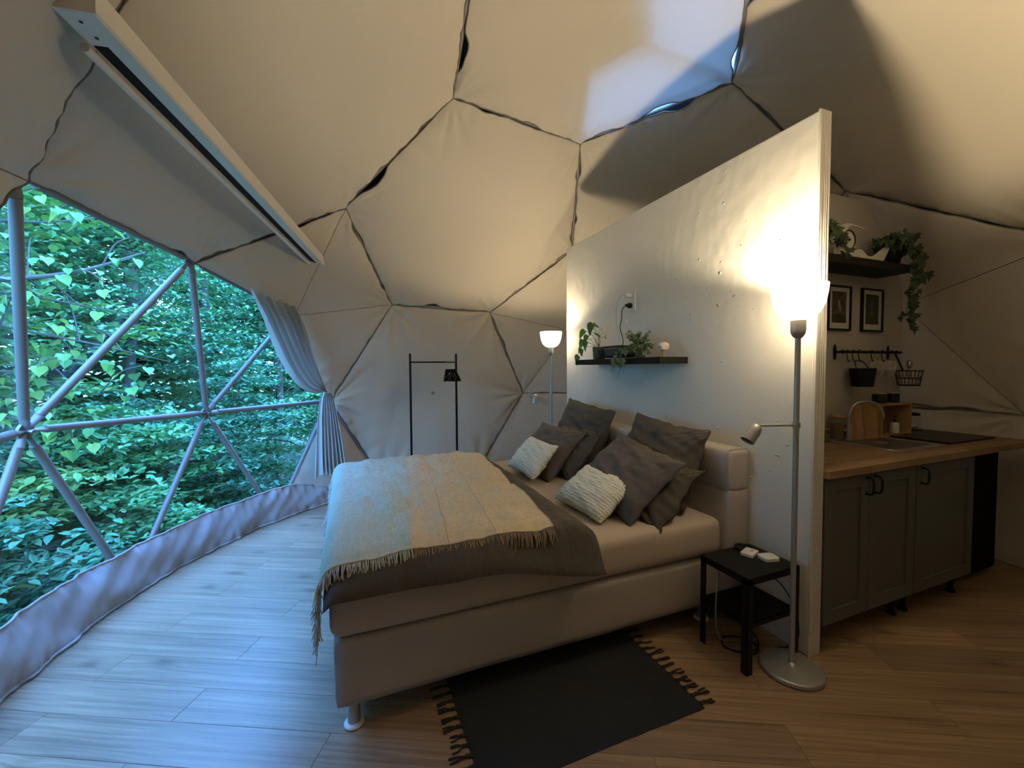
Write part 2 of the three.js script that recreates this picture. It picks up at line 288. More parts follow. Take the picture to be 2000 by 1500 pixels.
      const g = new THREE.BufferGeometry(); g.setAttribute('position', new THREE.Float32BufferAttribute(pos, 3)); g.setAttribute('uv', new THREE.Float32BufferAttribute(uv, 2)); g.setIndex(ix); geos.push(g);
    }
    const g = mergeVertices(mergeGeometries(geos), 1e-4); g.computeVertexNormals();
    const panel = part('liner_panel', g, M.liner, lining);
    // rolled hem round the panel
    const hems = [];
    for (const [a, b] of edges) {
      if (a.y < 0.02 && b.y < 0.02) continue;
      const pts = []; for (let i = 0; i <= 28; i++) pts.push(place(a.clone().lerp(b, i / 28)).addScaledVector(N, -0.002));
      hems.push(new THREE.TubeGeometry(new THREE.CatmullRomCurve3(pts), 40, 0.0042, 6));
    }
    part('hem', hems, M.hem, panel);
    if (hug) for (const v of (closed ? verts : verts.slice(1, -1))) { // sewn seams from the tie in the middle
      const pts = []; for (let i = 1; i <= 20; i++) pts.push(place(C.clone().lerp(v, i / 20)).addScaledVector(N, -0.001)); part('seam', new THREE.TubeGeometry(new THREE.CatmullRomCurve3(pts), 30, 0.0026, 5), M.hem, panel);
    }
    if (low && look > 0.3 && whole) { const b = new THREE.TorusGeometry(0.016, 0.005, 8, 20); b.applyQuaternion(new THREE.Quaternion().setFromUnitVectors(V(0, 0, 1), N)); const p = place(core.clone()); b.translate(p.x - N.x * 0.004, p.y - N.y * 0.004, p.z - N.z * 0.004); part('tie_button', b, M.hem, panel); }
  }
}
{ // fabric skirt along the foot of the window
  const f = (u, v) => { // u along the arc, v up
    const az = lerp(3.5, 5.28, u), s = u * 5.25, flare = 0.05 * (1 - v) * (1 - v), edge = smooth(0.6, 1, v) + smooth(0.35, 0, v), ruf = 0.02 * n3(s * 7 + v * 2.2, v * 1.0, 1) + 0.024 * n3(s * 3.2 - v, v * 1.2, 5) * (1 - v * 0.6) + 0.014 * n3(s * 20, v * 2, 2) * (0.3 + edge);
    const k = 2.952 - 0.035 * v * (1 - v) * 4 - flare + ruf, y = v * lerp(0.03, 0.285 + 0.012 * n3(s * 2, 9), smooth(3.62, 3.93, az)) + 0.006;
    return [DC.x + k * Math.sin(az), y, DC.z + k * Math.cos(az)];
  };
  const sk = struct('trim_1', grid(420, 22, f), M.skirt);
  for (const v of [0.02, 0.985]) { const p = []; for (let i = 0; i <= 160; i++) p.push(f(i / 160, v)); part('hem', tube(p, v > 0.5 ? 0.007 : 0.009, 400, 6), M.skirt, sk); }
}

// ---------------------------------------------------------------- floor of long planks on a round deck
{
  const fl = structGroup('floor');
  const deck = new THREE.CylinderGeometry(3.12, 3.12, 0.1, 60); deck.translate(DC.x, -0.056, DC.z); part('deck', metric(deck), mat([0.03, 0.02, 0.013], 0.9), fl);
  const A = 26.5 * Math.PI / 180, ux = Math.cos(A), uz = Math.sin(A), L = 1.21, W = 0.1745, ring = [];
  for (let i = 0; i < 40; i++) { const t = i / 40 * 2 * Math.PI; ring.push([DC.x + 3.0 * Math.cos(t), DC.z + 3.0 * Math.sin(t)]); }
  const toLocal = ([x, z]) => [x * ux + z * uz, -x * uz + z * ux], poly = ring.map(toLocal);
  const clip = (pts, inside, cut) => { const o = []; for (let i = 0; i < pts.length; i++) { const a = pts[i], b = pts[(i + 1) % pts.length], ia = inside(a), ib = inside(b); if (ia) o.push(a); if (ia !== ib) o.push(cut(a, b)); } return o; };
  let n = 0; const cache = {};
  for (let k = -40; k <= 40; k++) for (let q = -6; q <= 6; q++) {
    const w0 = -1.65 + k * W, t0 = -1.50 + (((k % 2) + 2) % 2) * 0.55 * L + q * L, gp = 0.0006;
    let pts = [[t0 + gp, w0 + gp], [t0 + L - gp, w0 + gp], [t0 + L - gp, w0 + W - gp], [t0 + gp, w0 + W - gp]];
    const c0 = toLocal([DC.x, DC.z]);
    const cut = pts.some(([x, y]) => Math.hypot(x - c0[0], y - c0[1]) > 2.97);
    if (cut) for (let i = 0; i < poly.length && pts.length; i++) { const a = poly[i], b = poly[(i + 1) % poly.length], sd = (p) => (b[0] - a[0]) * (p[1] - a[1]) - (b[1] - a[1]) * (p[0] - a[0]); pts = clip(pts, (p) => sd(p) >= 0, (p, r) => { const s = sd(p), e = sd(r), t = s / (s - e); return [lerp(p[0], r[0], t), lerp(p[1], r[1], t)]; }); }
    if (pts.length < 3) continue;
    const sh = new THREE.Shape(pts.map(([x, y]) => new THREE.Vector2(x - t0, y - w0)));
    const key = cut ? null : 'whole'; let g = key && cache[key];
    if (!g) { g = new THREE.ExtrudeGeometry(sh, { depth: 0.005, bevelEnabled: true, bevelThickness: 0.0006, bevelSize: 0.0006, bevelOffset: -0.0006, bevelSegments: 1 }); g.rotateX(Math.PI / 2); const p = g.attributes.position, uv = g.attributes.uv; for (let i = 0; i < p.count; i++) uv.setXY(i, p.getX(i) / L, p.getZ(i) / W); if (key) cache[key] = g; }
    const m = part('plank', g, plankMats[Math.floor(rng(k * 71 + q * 13 + 7)() * 6)], fl);
    m.position.set(t0 * ux - w0 * uz, -0.0006, t0 * uz + w0 * ux); m.rotation.y = -A; n++;
  }
}

// ---------------------------------------------------------------- partition and kitchen wall
{
  const g = new RoundedBoxGeometry(0.072, 2.57, 2.36, 3, 0.008); g.translate(2.066, 1.285, -2.465); struct('wall_right', metric(g), M.plaster);
  const e = new RoundedBoxGeometry(0.078, 2.575, 0.012, 2, 0.004); e.translate(2.066, 1.2875, -1.281); part('end_board', metric(e), M.plasterEnd, scene.getObjectByName('wall_right'));
  const s = new THREE.Shape(), pts = []; for (let i = 0; i <= 20; i++) { const y = lerp(0, 2.57, i / 20); const r = Math.sqrt(Math.max(0, 2.95 ** 2 - (y - DC.y) ** 2)); pts.push([Math.min(3.95, DC.x + Math.sqrt(Math.max(0.01, r * r - (1.86 + DC.z) ** 2)) - 0.09), y]); }
  s.moveTo(2.102, 0); for (const [x, y] of pts) s.lineTo(x, y); s.lineTo(2.102, 2.57);
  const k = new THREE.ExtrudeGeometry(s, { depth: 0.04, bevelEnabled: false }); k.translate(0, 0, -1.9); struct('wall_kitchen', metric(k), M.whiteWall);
}

// ---------------------------------------------------------------- bed
const BX0 = -0.085, BX1 = 1.87, BZ0 = -3.43, BZ1 = -1.635; // mattress
const puff = (w, h, d, x, y, z, r, amp = 0.006, seed = 1) => { // upholstered block
  const g = new RoundedBoxGeometry(w, h, d, 6, r); const gg = mergeVertices(g), p = gg.attributes.position, nn = gg.attributes.normal;
  for (let i = 0; i < p.count; i++) { const k = amp * n3(p.getX(i) * 5 + seed, p.getY(i) * 5, p.getZ(i) * 5); p.setXYZ(i, p.getX(i) + nn.getX(i) * k + x, p.getY(i) + nn.getY(i) * k + y, p.getZ(i) + nn.getZ(i) * k + z); }
  return metric(gg);
};
const fineBox = (w, h, d, r, nx, ny, nz, bulge) => { // box with many cells, rounded and puffed
  const g = new THREE.BoxGeometry(w, h, d, nx, ny, nz), p = g.attributes.position, hw = w / 2, hh = h / 2, hd = d / 2;
  for (let i = 0; i < p.count; i++) {
    let x = p.getX(i), y = p.getY(i), z = p.getZ(i); const cx = clamp(x, -hw + r, hw - r), cy = clamp(y, -hh + r, hh - r), cz = clamp(z, -hd + r, hd - r), q = V(x - cx, y - cy, z - cz);
    if (q.length() > 1e-6) { q.normalize().multiplyScalar(r); x = cx + q.x; y = cy + q.y; z = cz + q.z; }
    const b = bulge(x / hw, y / hh, z / hd, x, y, z); p.setXYZ(i, x + b[0], y + b[1], z + b[2]);
  }
  for (const k of ['normal', 'uv']) g.deleteAttribute(k); const m = mergeVertices(g, 1e-5); m.computeVertexNormals(); return metric(m);
};
{
  const bed = thing('bed', 'wide box spring bed with beige upholstered base, mattress and headboard against the white partition', 'bed', [0, 0, 0]);
  const base = fineBox(1.945, 0.265, 1.77, 0.022, 40, 8, 40, (a, b, c, x, y, z) => [0.004 * n3(x * 3, y * 4, z * 3), -0.008 * (b < 0 ? Math.max(0, n3(x * 3, 4, z * 3)) : 0), 0.005 * n3(x * 2.2, y * 5, z + 4)]); base.translate(0.9, 0.245, -2.53); part('base', base, M.bedFabric, bed);
  const mt = fineBox(BX1 - BX0, 0.205, BZ1 - BZ0, 0.045, 60, 10, 50, (a, b, c, x, y, z) => [0.006 * n3(x * 2, y * 5, z * 3), b > 0.5 ? 0.008 * n3(x * 2, z * 2, 3) : 0, c > 0.9 ? 0.006 * n3(x * 2.4, y * 6, 2) + 0.006 * (1 - b * b) : 0]); mt.translate((BX0 + BX1) / 2, 0.484, (BZ0 + BZ1) / 2); part('mattress', mt, M.sheet, bed, { label: 'mattress under a beige fitted sheet' });
  const hb = new THREE.Group(); hb.name = 'headboard'; bed.add(hb);
  const cushion = (h, y, r) => { const g = fineBox(0.15, h, 1.84, r, 6, 14, 70, (a, b, c, x, yy, z) => [a < 0 ? -0.02 * (1 - b * b) * (1 - 0.3 * Math.abs(c)) : 0, 0.004 * n3(z * 3, yy * 8, 2), 0.004 * n3(x * 8, yy * 8, c)]); g.translate(1.952, y, -2.52); return g; };
  part('top_cushion', cushion(0.236, 0.838, 0.03), M.bedFabric, hb); part('lower_cushion', cushion(0.66, 0.414, 0.022), M.bedFabric, hb);
  const seam = []; for (let i = 0; i <= 20; i++) { const y = lerp(0.75, 0.948, i / 20); seam.push([1.872 - 0.008 * Math.sin(Math.PI * i / 20), y, -1.612]); } seam.push([1.9, 0.957, -1.612], [2.0, 0.957, -1.61]); part('seam', tube(seam, 0.0022, 40, 6), M.bedFabric, hb);
  for (const [x, z] of [[-0.005, -1.705], [-0.005, -3.36], [1.8, -1.71], [1.8, -3.36]]) {
    const leg = part('leg', cyl(0.024, 0.024, 0.115, x, 0.008, z, 20), M.steel, bed); const f = lathe([[0, 0.0], [0.036, 0.0], [0.04, 0.006], [0.036, 0.012], [0.024, 0.016], [0, 0.016]], 24); f.translate(x, 0, z); part('foot', f, M.whitePlastic, leg);
  }
}
// duvet: puffed slab lying on the mattress, its near edge slipping over the side
const DUV = { x0: -0.1, x1: 1.085, z0: -3.47, z1: -1.56 };
function duvetAt(u, v, side) { // u foot..head, v far..near, side 1 top, -1 underside
  const U = 2 * u - 1, W = 2 * v - 1, T = Math.pow(1 - Math.pow(Math.abs(U), 7), 0.5) * Math.pow(1 - Math.pow(Math.abs(W), 16), 0.5);
  let x = lerp(DUV.x0, DUV.x1, u), z = lerp(DUV.z0, DUV.z1, v);
  x += (u > 0.5 ? 1 : 0) * (0.02 * n3(v * 5, 2, 7) + 0.03 * (0.5 - v)) * Math.pow(u, 3); z += 0.02 * n3(u * 5, 8, 3) * Math.abs(W) ** 4 * Math.sign(W);
  const hangN = smooth(0.955, 1, v) * (0.025 + 0.10 * smooth(0.45, 1, u)), hangF = smooth(0.06, 0, v) * 0.09, hangFoot = smooth(0.03, 0, u) * 0.02;
  const fold = 0.016 * n3(x * 2.2 + z, z * 6, 1) + 0.02 * n3(x * 9, z * 4 + x * 3, 5) + 0.014 * fbm(x * 14, z * 10, 2, 3) + 0.02 * smooth(0.75, 1, u) * n3(x * 7, z * 3.5, 9);
  const crease = 0.02 * Math.max(0, n3(x * 5, z * 2, 12)) * smooth(0.86, 1, v);
  const y = 0.592 - hangN - hangF - hangFoot + (side > 0 ? (0.105 + fold - crease) * T : 0.002) ;
  return [x, y, z];
}
const duvetTop = (x, z) => { const u = clamp((x - DUV.x0) / (DUV.x1 - DUV.x0), 0.02, 0.98), v = clamp((z - DUV.z0) / (DUV.z1 - DUV.z0), 0.02, 0.98); return duvetAt(u, v, 1)[1]; };
{
  const sp = (t) => 0.5 - 0.5 * Math.cos(Math.PI * t); // finer cells at the rims
  const top = grid(130, 170, (u, v) => duvetAt(sp(u), sp(v), 1), (u, v) => [sp(u) * 1.2, sp(v) * 1.9]), bot = grid(50, 60, (u, v) => duvetAt(sp(u), sp(v), -1), (u, v) => [sp(u) * 1.2, sp(v) * 1.9]);
  solid('duvet', [top, bot], M.duvet, 'dark grey brown duvet on the foot half of the bed under the cream throw', 'duvet');
}
{ // fringed throw, turned a little on the bed and hanging over the foot end
  const t = thing('throw_blanket', 'cream fringed throw with a paler band over the dark duvet and bed foot', 'blanket');
  const SK = 0.108, zN = -1.635, zF = -3.43, LEN = 1.16, foot = -0.035, R = 0.078;
  const at = (p, q) => { // p metres from the head edge, q 0 far .. 1 near
    const z = lerp(zF, zN, q) + 0.006 * n3(p * 6, q * 4, 3), xh = 1.035 - SK * q * 1.8 - 0.006 * n3(q * 14, 3), s = xh - foot; let x, y;
    const over = p - s; const xq = Math.max(foot + 0.05, xh - Math.min(p, s)), yt = Math.max(duvetTop(xq, z), duvetTop(xq, z - 0.05), duvetTop(xq + 0.02, z - 0.02), duvetTop(xq, z + 0.015)) + 0.009 + 0.003 * n3(p * 9, q * 5, 2);
    if (over <= 0) { x = xh - p; y = yt; } else { const a = Math.min(over / R, Math.PI / 2); x = foot - R * Math.sin(a); y = yt - R * (1 - Math.cos(a)); const d = over - R * Math.PI / 2; if (d > 0) { y -= d; x -= 0.012 * d / 0.2 + 0.014 * n3(q * 9, d * 3, 4) * smooth(0, 0.15, d); } x -= 0.008 * n3(q * 6, 4, 1) * a; }
    y -= 0.012 * smooth(0.975, 1, q) ; return [x, y, z];
  };
  const band = 0.62;
  const sheet = (p0, p1, n) => { const f = (u, v) => at(lerp(p0, p1, u), v), g = grid(n, 180, f, (u, v) => [lerp(p0, p1, u), v * 1.84]), d = grid(n, 180, (u, v) => { const q = f(u, v); return [q[0] + (q[0] < foot - 0.03 ? 0.005 : 0), q[1] - 0.005, q[2]]; }, (u, v) => [lerp(p0, p1, u), v * 1.84]); return [g, d]; };
  part('cloth', sheet(0, band, 70), M.throwCream, t, { label: 'thick cream woven part of the throw' }); part('band', sheet(band, LEN, 90), M.throwPale, t, { label: 'smoother pale end band' });
  for (const p of [0.27, 0.47]) { const pts = []; for (let i = 0; i <= 60; i++) { const a = at(p + 0.006 * n3(i * 0.4, p * 9), i / 60); pts.push([a[0], a[1] + 0.0005, a[2]]); } part('stitch_line', tube(pts, 0.0022, 120, 5), M.throwCream, t); }
  const piping = []; for (let i = 0; i <= 90; i++) { const a = at(LEN * 0.99 * i / 90, 1); piping.push([a[0], a[1], a[2] + 0.001]); } part('edge_piping', tube(piping, 0.0035, 200, 6), M.throwCream, t);
  const head = []; for (let i = 0; i <= 220; i++) { const q = i / 220, a = at(0, q); const r = 0.004 + 0.003 * Math.abs(n3(i * 1.7, 2)); const g = new THREE.IcosahedronGeometry(r, 0); g.translate(a[0] + 0.002 * n3(i, 5), a[1] - 0.001, a[2]); head.push(g); } part('ruffled_edge', head, M.throwCream, t, { kind: 'stuff' });
  const fr = rng(5), strands = (q, p0, p1, n, len, m, dirZ) => { const l = []; for (let i = 0; i < n; i++) { const p = lerp(p0, p1, (i + fr()) / n), a = at(p, q), k = len * (0.75 + 0.5 * fr()), sx = 0.03 * (fr() - 0.5), hang = a[0] < foot - 0.06; const pts = [[a[0], a[1] - 0.002, a[2]], [a[0] + sx * 0.4 - (hang ? 0.006 : 0), a[1] - k * 0.35, a[2] + dirZ * (0.016 + 0.008 * fr())], [a[0] + sx + (fr() - 0.5) * 0.012 - (hang ? 0.006 : 0), a[1] - k, a[2] + dirZ * (0.02 + 0.012 * fr())]]; l.push(tube(pts, 0.0021, 5, 4)); } return part('fringe', l, m, t, { kind: 'stuff' }); };
  strands(1, 0.0, band, 150, 0.062, M.fringe, 1); strands(1, band, LEN - 0.01, 130, 0.05, M.fringePale, 1); strands(0, 0.0, LEN - 0.02, 120, 0.04, M.fringe, -1);
  const foots = []; for (let i = 0; i < 240; i++) { const q = (i + fr()) / 240, a = at(LEN, q), k = 0.08 + 0.06 * fr(); foots.push(tube([[a[0], a[1], a[2]], [a[0] - 0.012 * fr() - 0.004, a[1] - k * 0.5, a[2] + 0.012 * (fr() - 0.5)], [a[0] - 0.03 * fr() - 0.006, a[1] - k, a[2] + 0.035 * (fr() - 0.4)]], 0.002, 5, 4)); } part('fringe', foots, M.fringePale, t, { kind: 'stuff' });
}
// pillows: two curved faces sewn at a pinched rim
function pillowGeo(w, h, t, seed, wr = 0.012, N = 44) {
  const face = (s) => grid(N, N, (a, b) => {
    let u = 2 * (0.5 - 0.5 * Math.cos(Math.PI * a)) - 1, v = 2 * (0.5 - 0.5 * Math.cos(Math.PI * b)) - 1;
    const f = Math.pow(1 - Math.pow(Math.abs(u), 2.6), 0.55) * Math.pow(1 - Math.pow(Math.abs(v), 2.6), 0.55);
    let x = w / 2 * u * (1 - 0.045 * (1 - v * v) * u * u), y = h / 2 * v * (1 - 0.05 * (1 - u * u) * v * v);
    const ca = Math.exp(-((1 - Math.abs(u)) ** 2 + (1 - Math.abs(v)) ** 2) / 0.3), th = Math.atan2(1.15 - Math.abs(v), 1.15 - Math.abs(u)); // folds run out of the corners
    const wk = 1.35 * wr * (0.9 * n3(u * 1.2 + seed, v * 5 + u * 2 + seed, s) * f + 1.1 * ca * n3(th * 7, seed + Math.sign(u) * 3, Math.sign(v) * 5 + s) * (f + 0.15) + 0.35 * n3(u * 3 + v * 2, v * 9, seed + s * 2) * f);
    x += wr * 0.7 * n3(v * 5, seed, 1) * Math.abs(u) ** 3; y += wr * 0.7 * n3(u * 5, seed, 8) * Math.abs(v) ** 3;
    return [x, y, s * (t / 2 * f * (1 - 0.22 * v) + wk) + wr * 0.9 * n3(u * 2, v * 2, seed + 7)];
  }, (a, b) => [a * w, b * h]);
  const B = face(-1); const ix = B.index.array; for (let i = 0; i < ix.length; i += 3) { const q = ix[i]; ix[i] = ix[i + 1]; ix[i + 1] = q; } B.computeVertexNormals();
  const g = mergeVertices(mergeGeometries([face(1), B].map((q) => { q.deleteAttribute('normal'); return q; })), 1e-5); g.computeVertexNormals(); return g;
}
function pillow(name, w, h, t, seed, m, pos, rot, label, cat, group, wr) {
  const o = thing(name, label, cat, pos, 0, group); o.rotation.order = 'YXZ'; o.rotation.set(rot[0], rot[1], rot[2]);
  part('cover', pillowGeo(w, h, t, seed, wr), m, o);
  const rim = []; for (let i = 0; i < 4; i++) for (let j = 0; j < 12; j++) { const a = j / 12, e = [[2 * a - 1, -1], [1, 2 * a - 1], [1 - 2 * a, 1], [-1, 1 - 2 * a]][i], [u, v] = e; rim.push([w / 2 * u * (1 - 0.045 * (1 - v * v) * u * u) + wr * 0.7 * n3(v * 5, seed, 1) * Math.abs(u) ** 3, h / 2 * v * (1 - 0.05 * (1 - u * u) * v * v) + wr * 0.7 * n3(u * 5, seed, 8) * Math.abs(v) ** 3, wr * 0.9 * n3(u * 2, v * 2, seed + 7)]); }
  part('seam', tube(rim, 0.003, 140, 5, true), m, o); return o;
}
const HP = -Math.PI / 2; // facing the foot of the bed
pillow('pillow', 0.62, 0.48, 0.2, 3, M.pillowOlive, [1.755, 0.838, -2.019], [-0.342, -1.531, -0.074], 'large dark olive pillow leaning on the headboard, topmost of pile by side table', 'pillow', null, 0.02);
pillow('pillow', 0.58, 0.42, 0.17, 8, M.pillowOlive, [1.585, 0.705, -1.935], [-0.845, -1.518, 0], 'crumpled dark olive pillow squeezed in the middle of the pile by the side table', 'pillow', null, 0.026);
pillow('pillow', 0.6, 0.44, 0.16, 14, M.pillowDark, [1.487, 0.778, -1.987], [-0.783, -1.488, -0.177], 'dark mauve grey pillow lying slanted in front of the pile by the side table', 'pillow', null, 0.015);
pillow('pillow', 0.66, 0.5, 0.2, 21, M.pillowOlive, [1.75, 0.866, -2.909], [-0.306, -1.526, -0.094], 'large dark olive pillow leaning on the headboard, rearmost of pile by far lamp', 'pillow', null, 0.018);
pillow('pillow', 0.58, 0.42, 0.17, 27, M.pillowOlive, [1.59, 0.765, -2.84], [-0.649, -1.568, -0.067], 'dark olive pillow half hidden in the middle of the pile by the far lamp', 'pillow', null, 0.022);
pillow('pillow', 0.62, 0.46, 0.16, 33, M.pillowDark, [1.44, 0.755, -2.919], [-0.763, -1.495, 0.007], 'dark mauve grey pillow in front of the pile by the far lamp', 'pillow', null, 0.015);
{ // knitted cushions: the cover carries rows of little knots
  const knot = tex(256, 256, (x, y) => { const a = Math.sin(x * 40 * Math.PI) , b = Math.sin(y * 28 * Math.PI + (Math.floor(x * 20) % 2) * 0.6); return clamp(0.5 + 0.5 * a * Math.abs(b)); });
  const knitM = mat([0.72, 0.69, 0.6], 0.95, { bumpMap: knot, bumpScale: 0.004 });
  function cushion(seed, pos, rot, label) {
    const w = 0.42, h = 0.29, o = thing('cushion', label, 'cushion', pos, 0); o.rotation.order = 'YXZ'; o.rotation.set(...rot);
    const g = pillowGeo(w, h, 0.12, seed, 0.008, 150), p = g.attributes.position, nn = g.attributes.normal;
    for (let i = 0; i < p.count; i++) { const u = p.getX(i) / w, v = p.getY(i) / h, k = 0.0055 * Math.pow(Math.abs(Math.sin(u * Math.PI * 22)), 0.6) * Math.pow(Math.abs(Math.sin(v * Math.PI * 17)), 0.7); p.setXYZ(i, p.getX(i) + nn.getX(i) * k, p.getY(i) + nn.getY(i) * k, p.getZ(i) + nn.getZ(i) * k); }
    g.computeVertexNormals(); part('cover', g, M.knit, o);
  }
  cushion(2, [1.285, 0.695, -2.004], [-0.942, -1.402, -0.07], 'white chunky knit cushion leaning on the dark pillow nearer the side table');
  cushion(6, [1.265, 0.738, -2.801], [-0.742, -1.495, -0.029], 'white chunky knit cushion on the window side of the far pillow pile');
}

// ---------------------------------------------------------------- floor lamps
function floorLamp(pos, label, headTurn, power, tilt) {
  const o = thing('floor_lamp', label, 'lamp', pos, 0, null);
  part('base', lathe([[0, 0], [0.122, 0], [0.128, 0.006], [0.128, 0.018], [0.122, 0.026], [0.02, 0.03], [0.014, 0.045], [0, 0.045]], 56), M.lampMetal, o);
  part('pole', cyl(0.0115, 0.0115, 1.52, 0, 0.03, 0, 20), M.lampMetal, o);
  part('socket_cup', lathe([[0.0, 1.525], [0.016, 1.525], [0.026, 1.54], [0.03, 1.555], [0.03, 1.605], [0.027, 1.608], [0, 1.608]], 32), M.lampMetal, o);
  const sh = part('shade', lathe([[0.028, 1.602], [0.055, 1.612], [0.082, 1.638], [0.098, 1.675], [0.106, 1.72], [0.109, 1.757], [0.106, 1.757], [0.103, 1.72], [0.095, 1.677], [0.079, 1.641], [0.053, 1.616], [0.028, 1.606]], 56), new THREE.MeshPhysicalMaterial({ color: lin(0.9, 0.86, 0.76), roughness: 1, transmission: 0.3, thickness: 0, side: THREE.DoubleSide, emissive: lin(1, 0.86, 0.62), emissiveIntensity: 1.5 }), o, { label: 'frosted glass bowl shade' }); sh.castShadow = false;
  const b = part('bulb', lathe([[0, 1.61], [0.014, 1.615], [0.016, 1.64], [0.03, 1.69], [0.031, 1.71], [0.024, 1.735], [0.0, 1.745]], 24), new THREE.MeshStandardMaterial({ color: 0xffffff, emissive: lin(1, 0.8, 0.5), emissiveIntensity: 8 }), o); b.castShadow = false;
  // light thrown up out of the open bowl, and the weaker glow that comes through its frosted glass
  const up = new THREE.SpotLight(lin(...LAMP_COLOR), LAMP_POWER * power, 0, 1.36, 0.22, 2); up.position.set(0, 1.715, 0); up.target.position.set(0, 3, 0); up.castShadow = true; up.shadow.radius = 1.6; up.shadow.bias = -0.002; o.add(up, up.target);
  const l = new THREE.PointLight(lin(...LAMP_COLOR), GLOW_POWER * Math.sqrt(power), 0, 2); l.position.set(0, 1.685, 0); l.castShadow = true; l.shadow.radius = 3; l.shadow.bias = -0.002; o.add(l);
  const arm = new THREE.Group(); arm.name = 'reading_arm'; arm.position.set(0, 1.135, 0); arm.rotation.y = headTurn; o.add(arm);
  part('arm_rod', [rod([0, 0, 0], [0.2, 0.006, 0], 0.0055), rod([0, -0.012, 0], [0, 0.012, 0], 0.016, 18)], M.lampMetal, arm);
  const head = lathe([[0, 0.0], [0.016, -0.001], [0.024, -0.012], [0.0275, -0.03], [0.029, -0.085], [0.0265, -0.087], [0.024, -0.05], [0, -0.045]], 28); head.rotateZ(tilt); head.translate(0.205, 0.006, 0); part('spot_head', head, M.lampMetal, arm);
  const lens = lathe([[0, -0.078], [0.0255, -0.078], [0.0255, -0.08], [0, -0.08]], 24); lens.rotateZ(tilt); lens.translate(0.205, 0.006, 0); part('spot_lens', lens, M.lampDark, arm);
  return o;
}
floorLamp([1.868, 0, -1.252], 'silver floor lamp with glowing bowl shade and reading arm beside the black side table', Math.PI - 0.15, 1, 0.7);
floorLamp([1.895, 0, -3.72], 'silver floor lamp with glowing bowl shade behind the far end of the headboard', Math.PI + 0.25, 0.42, 0.15);

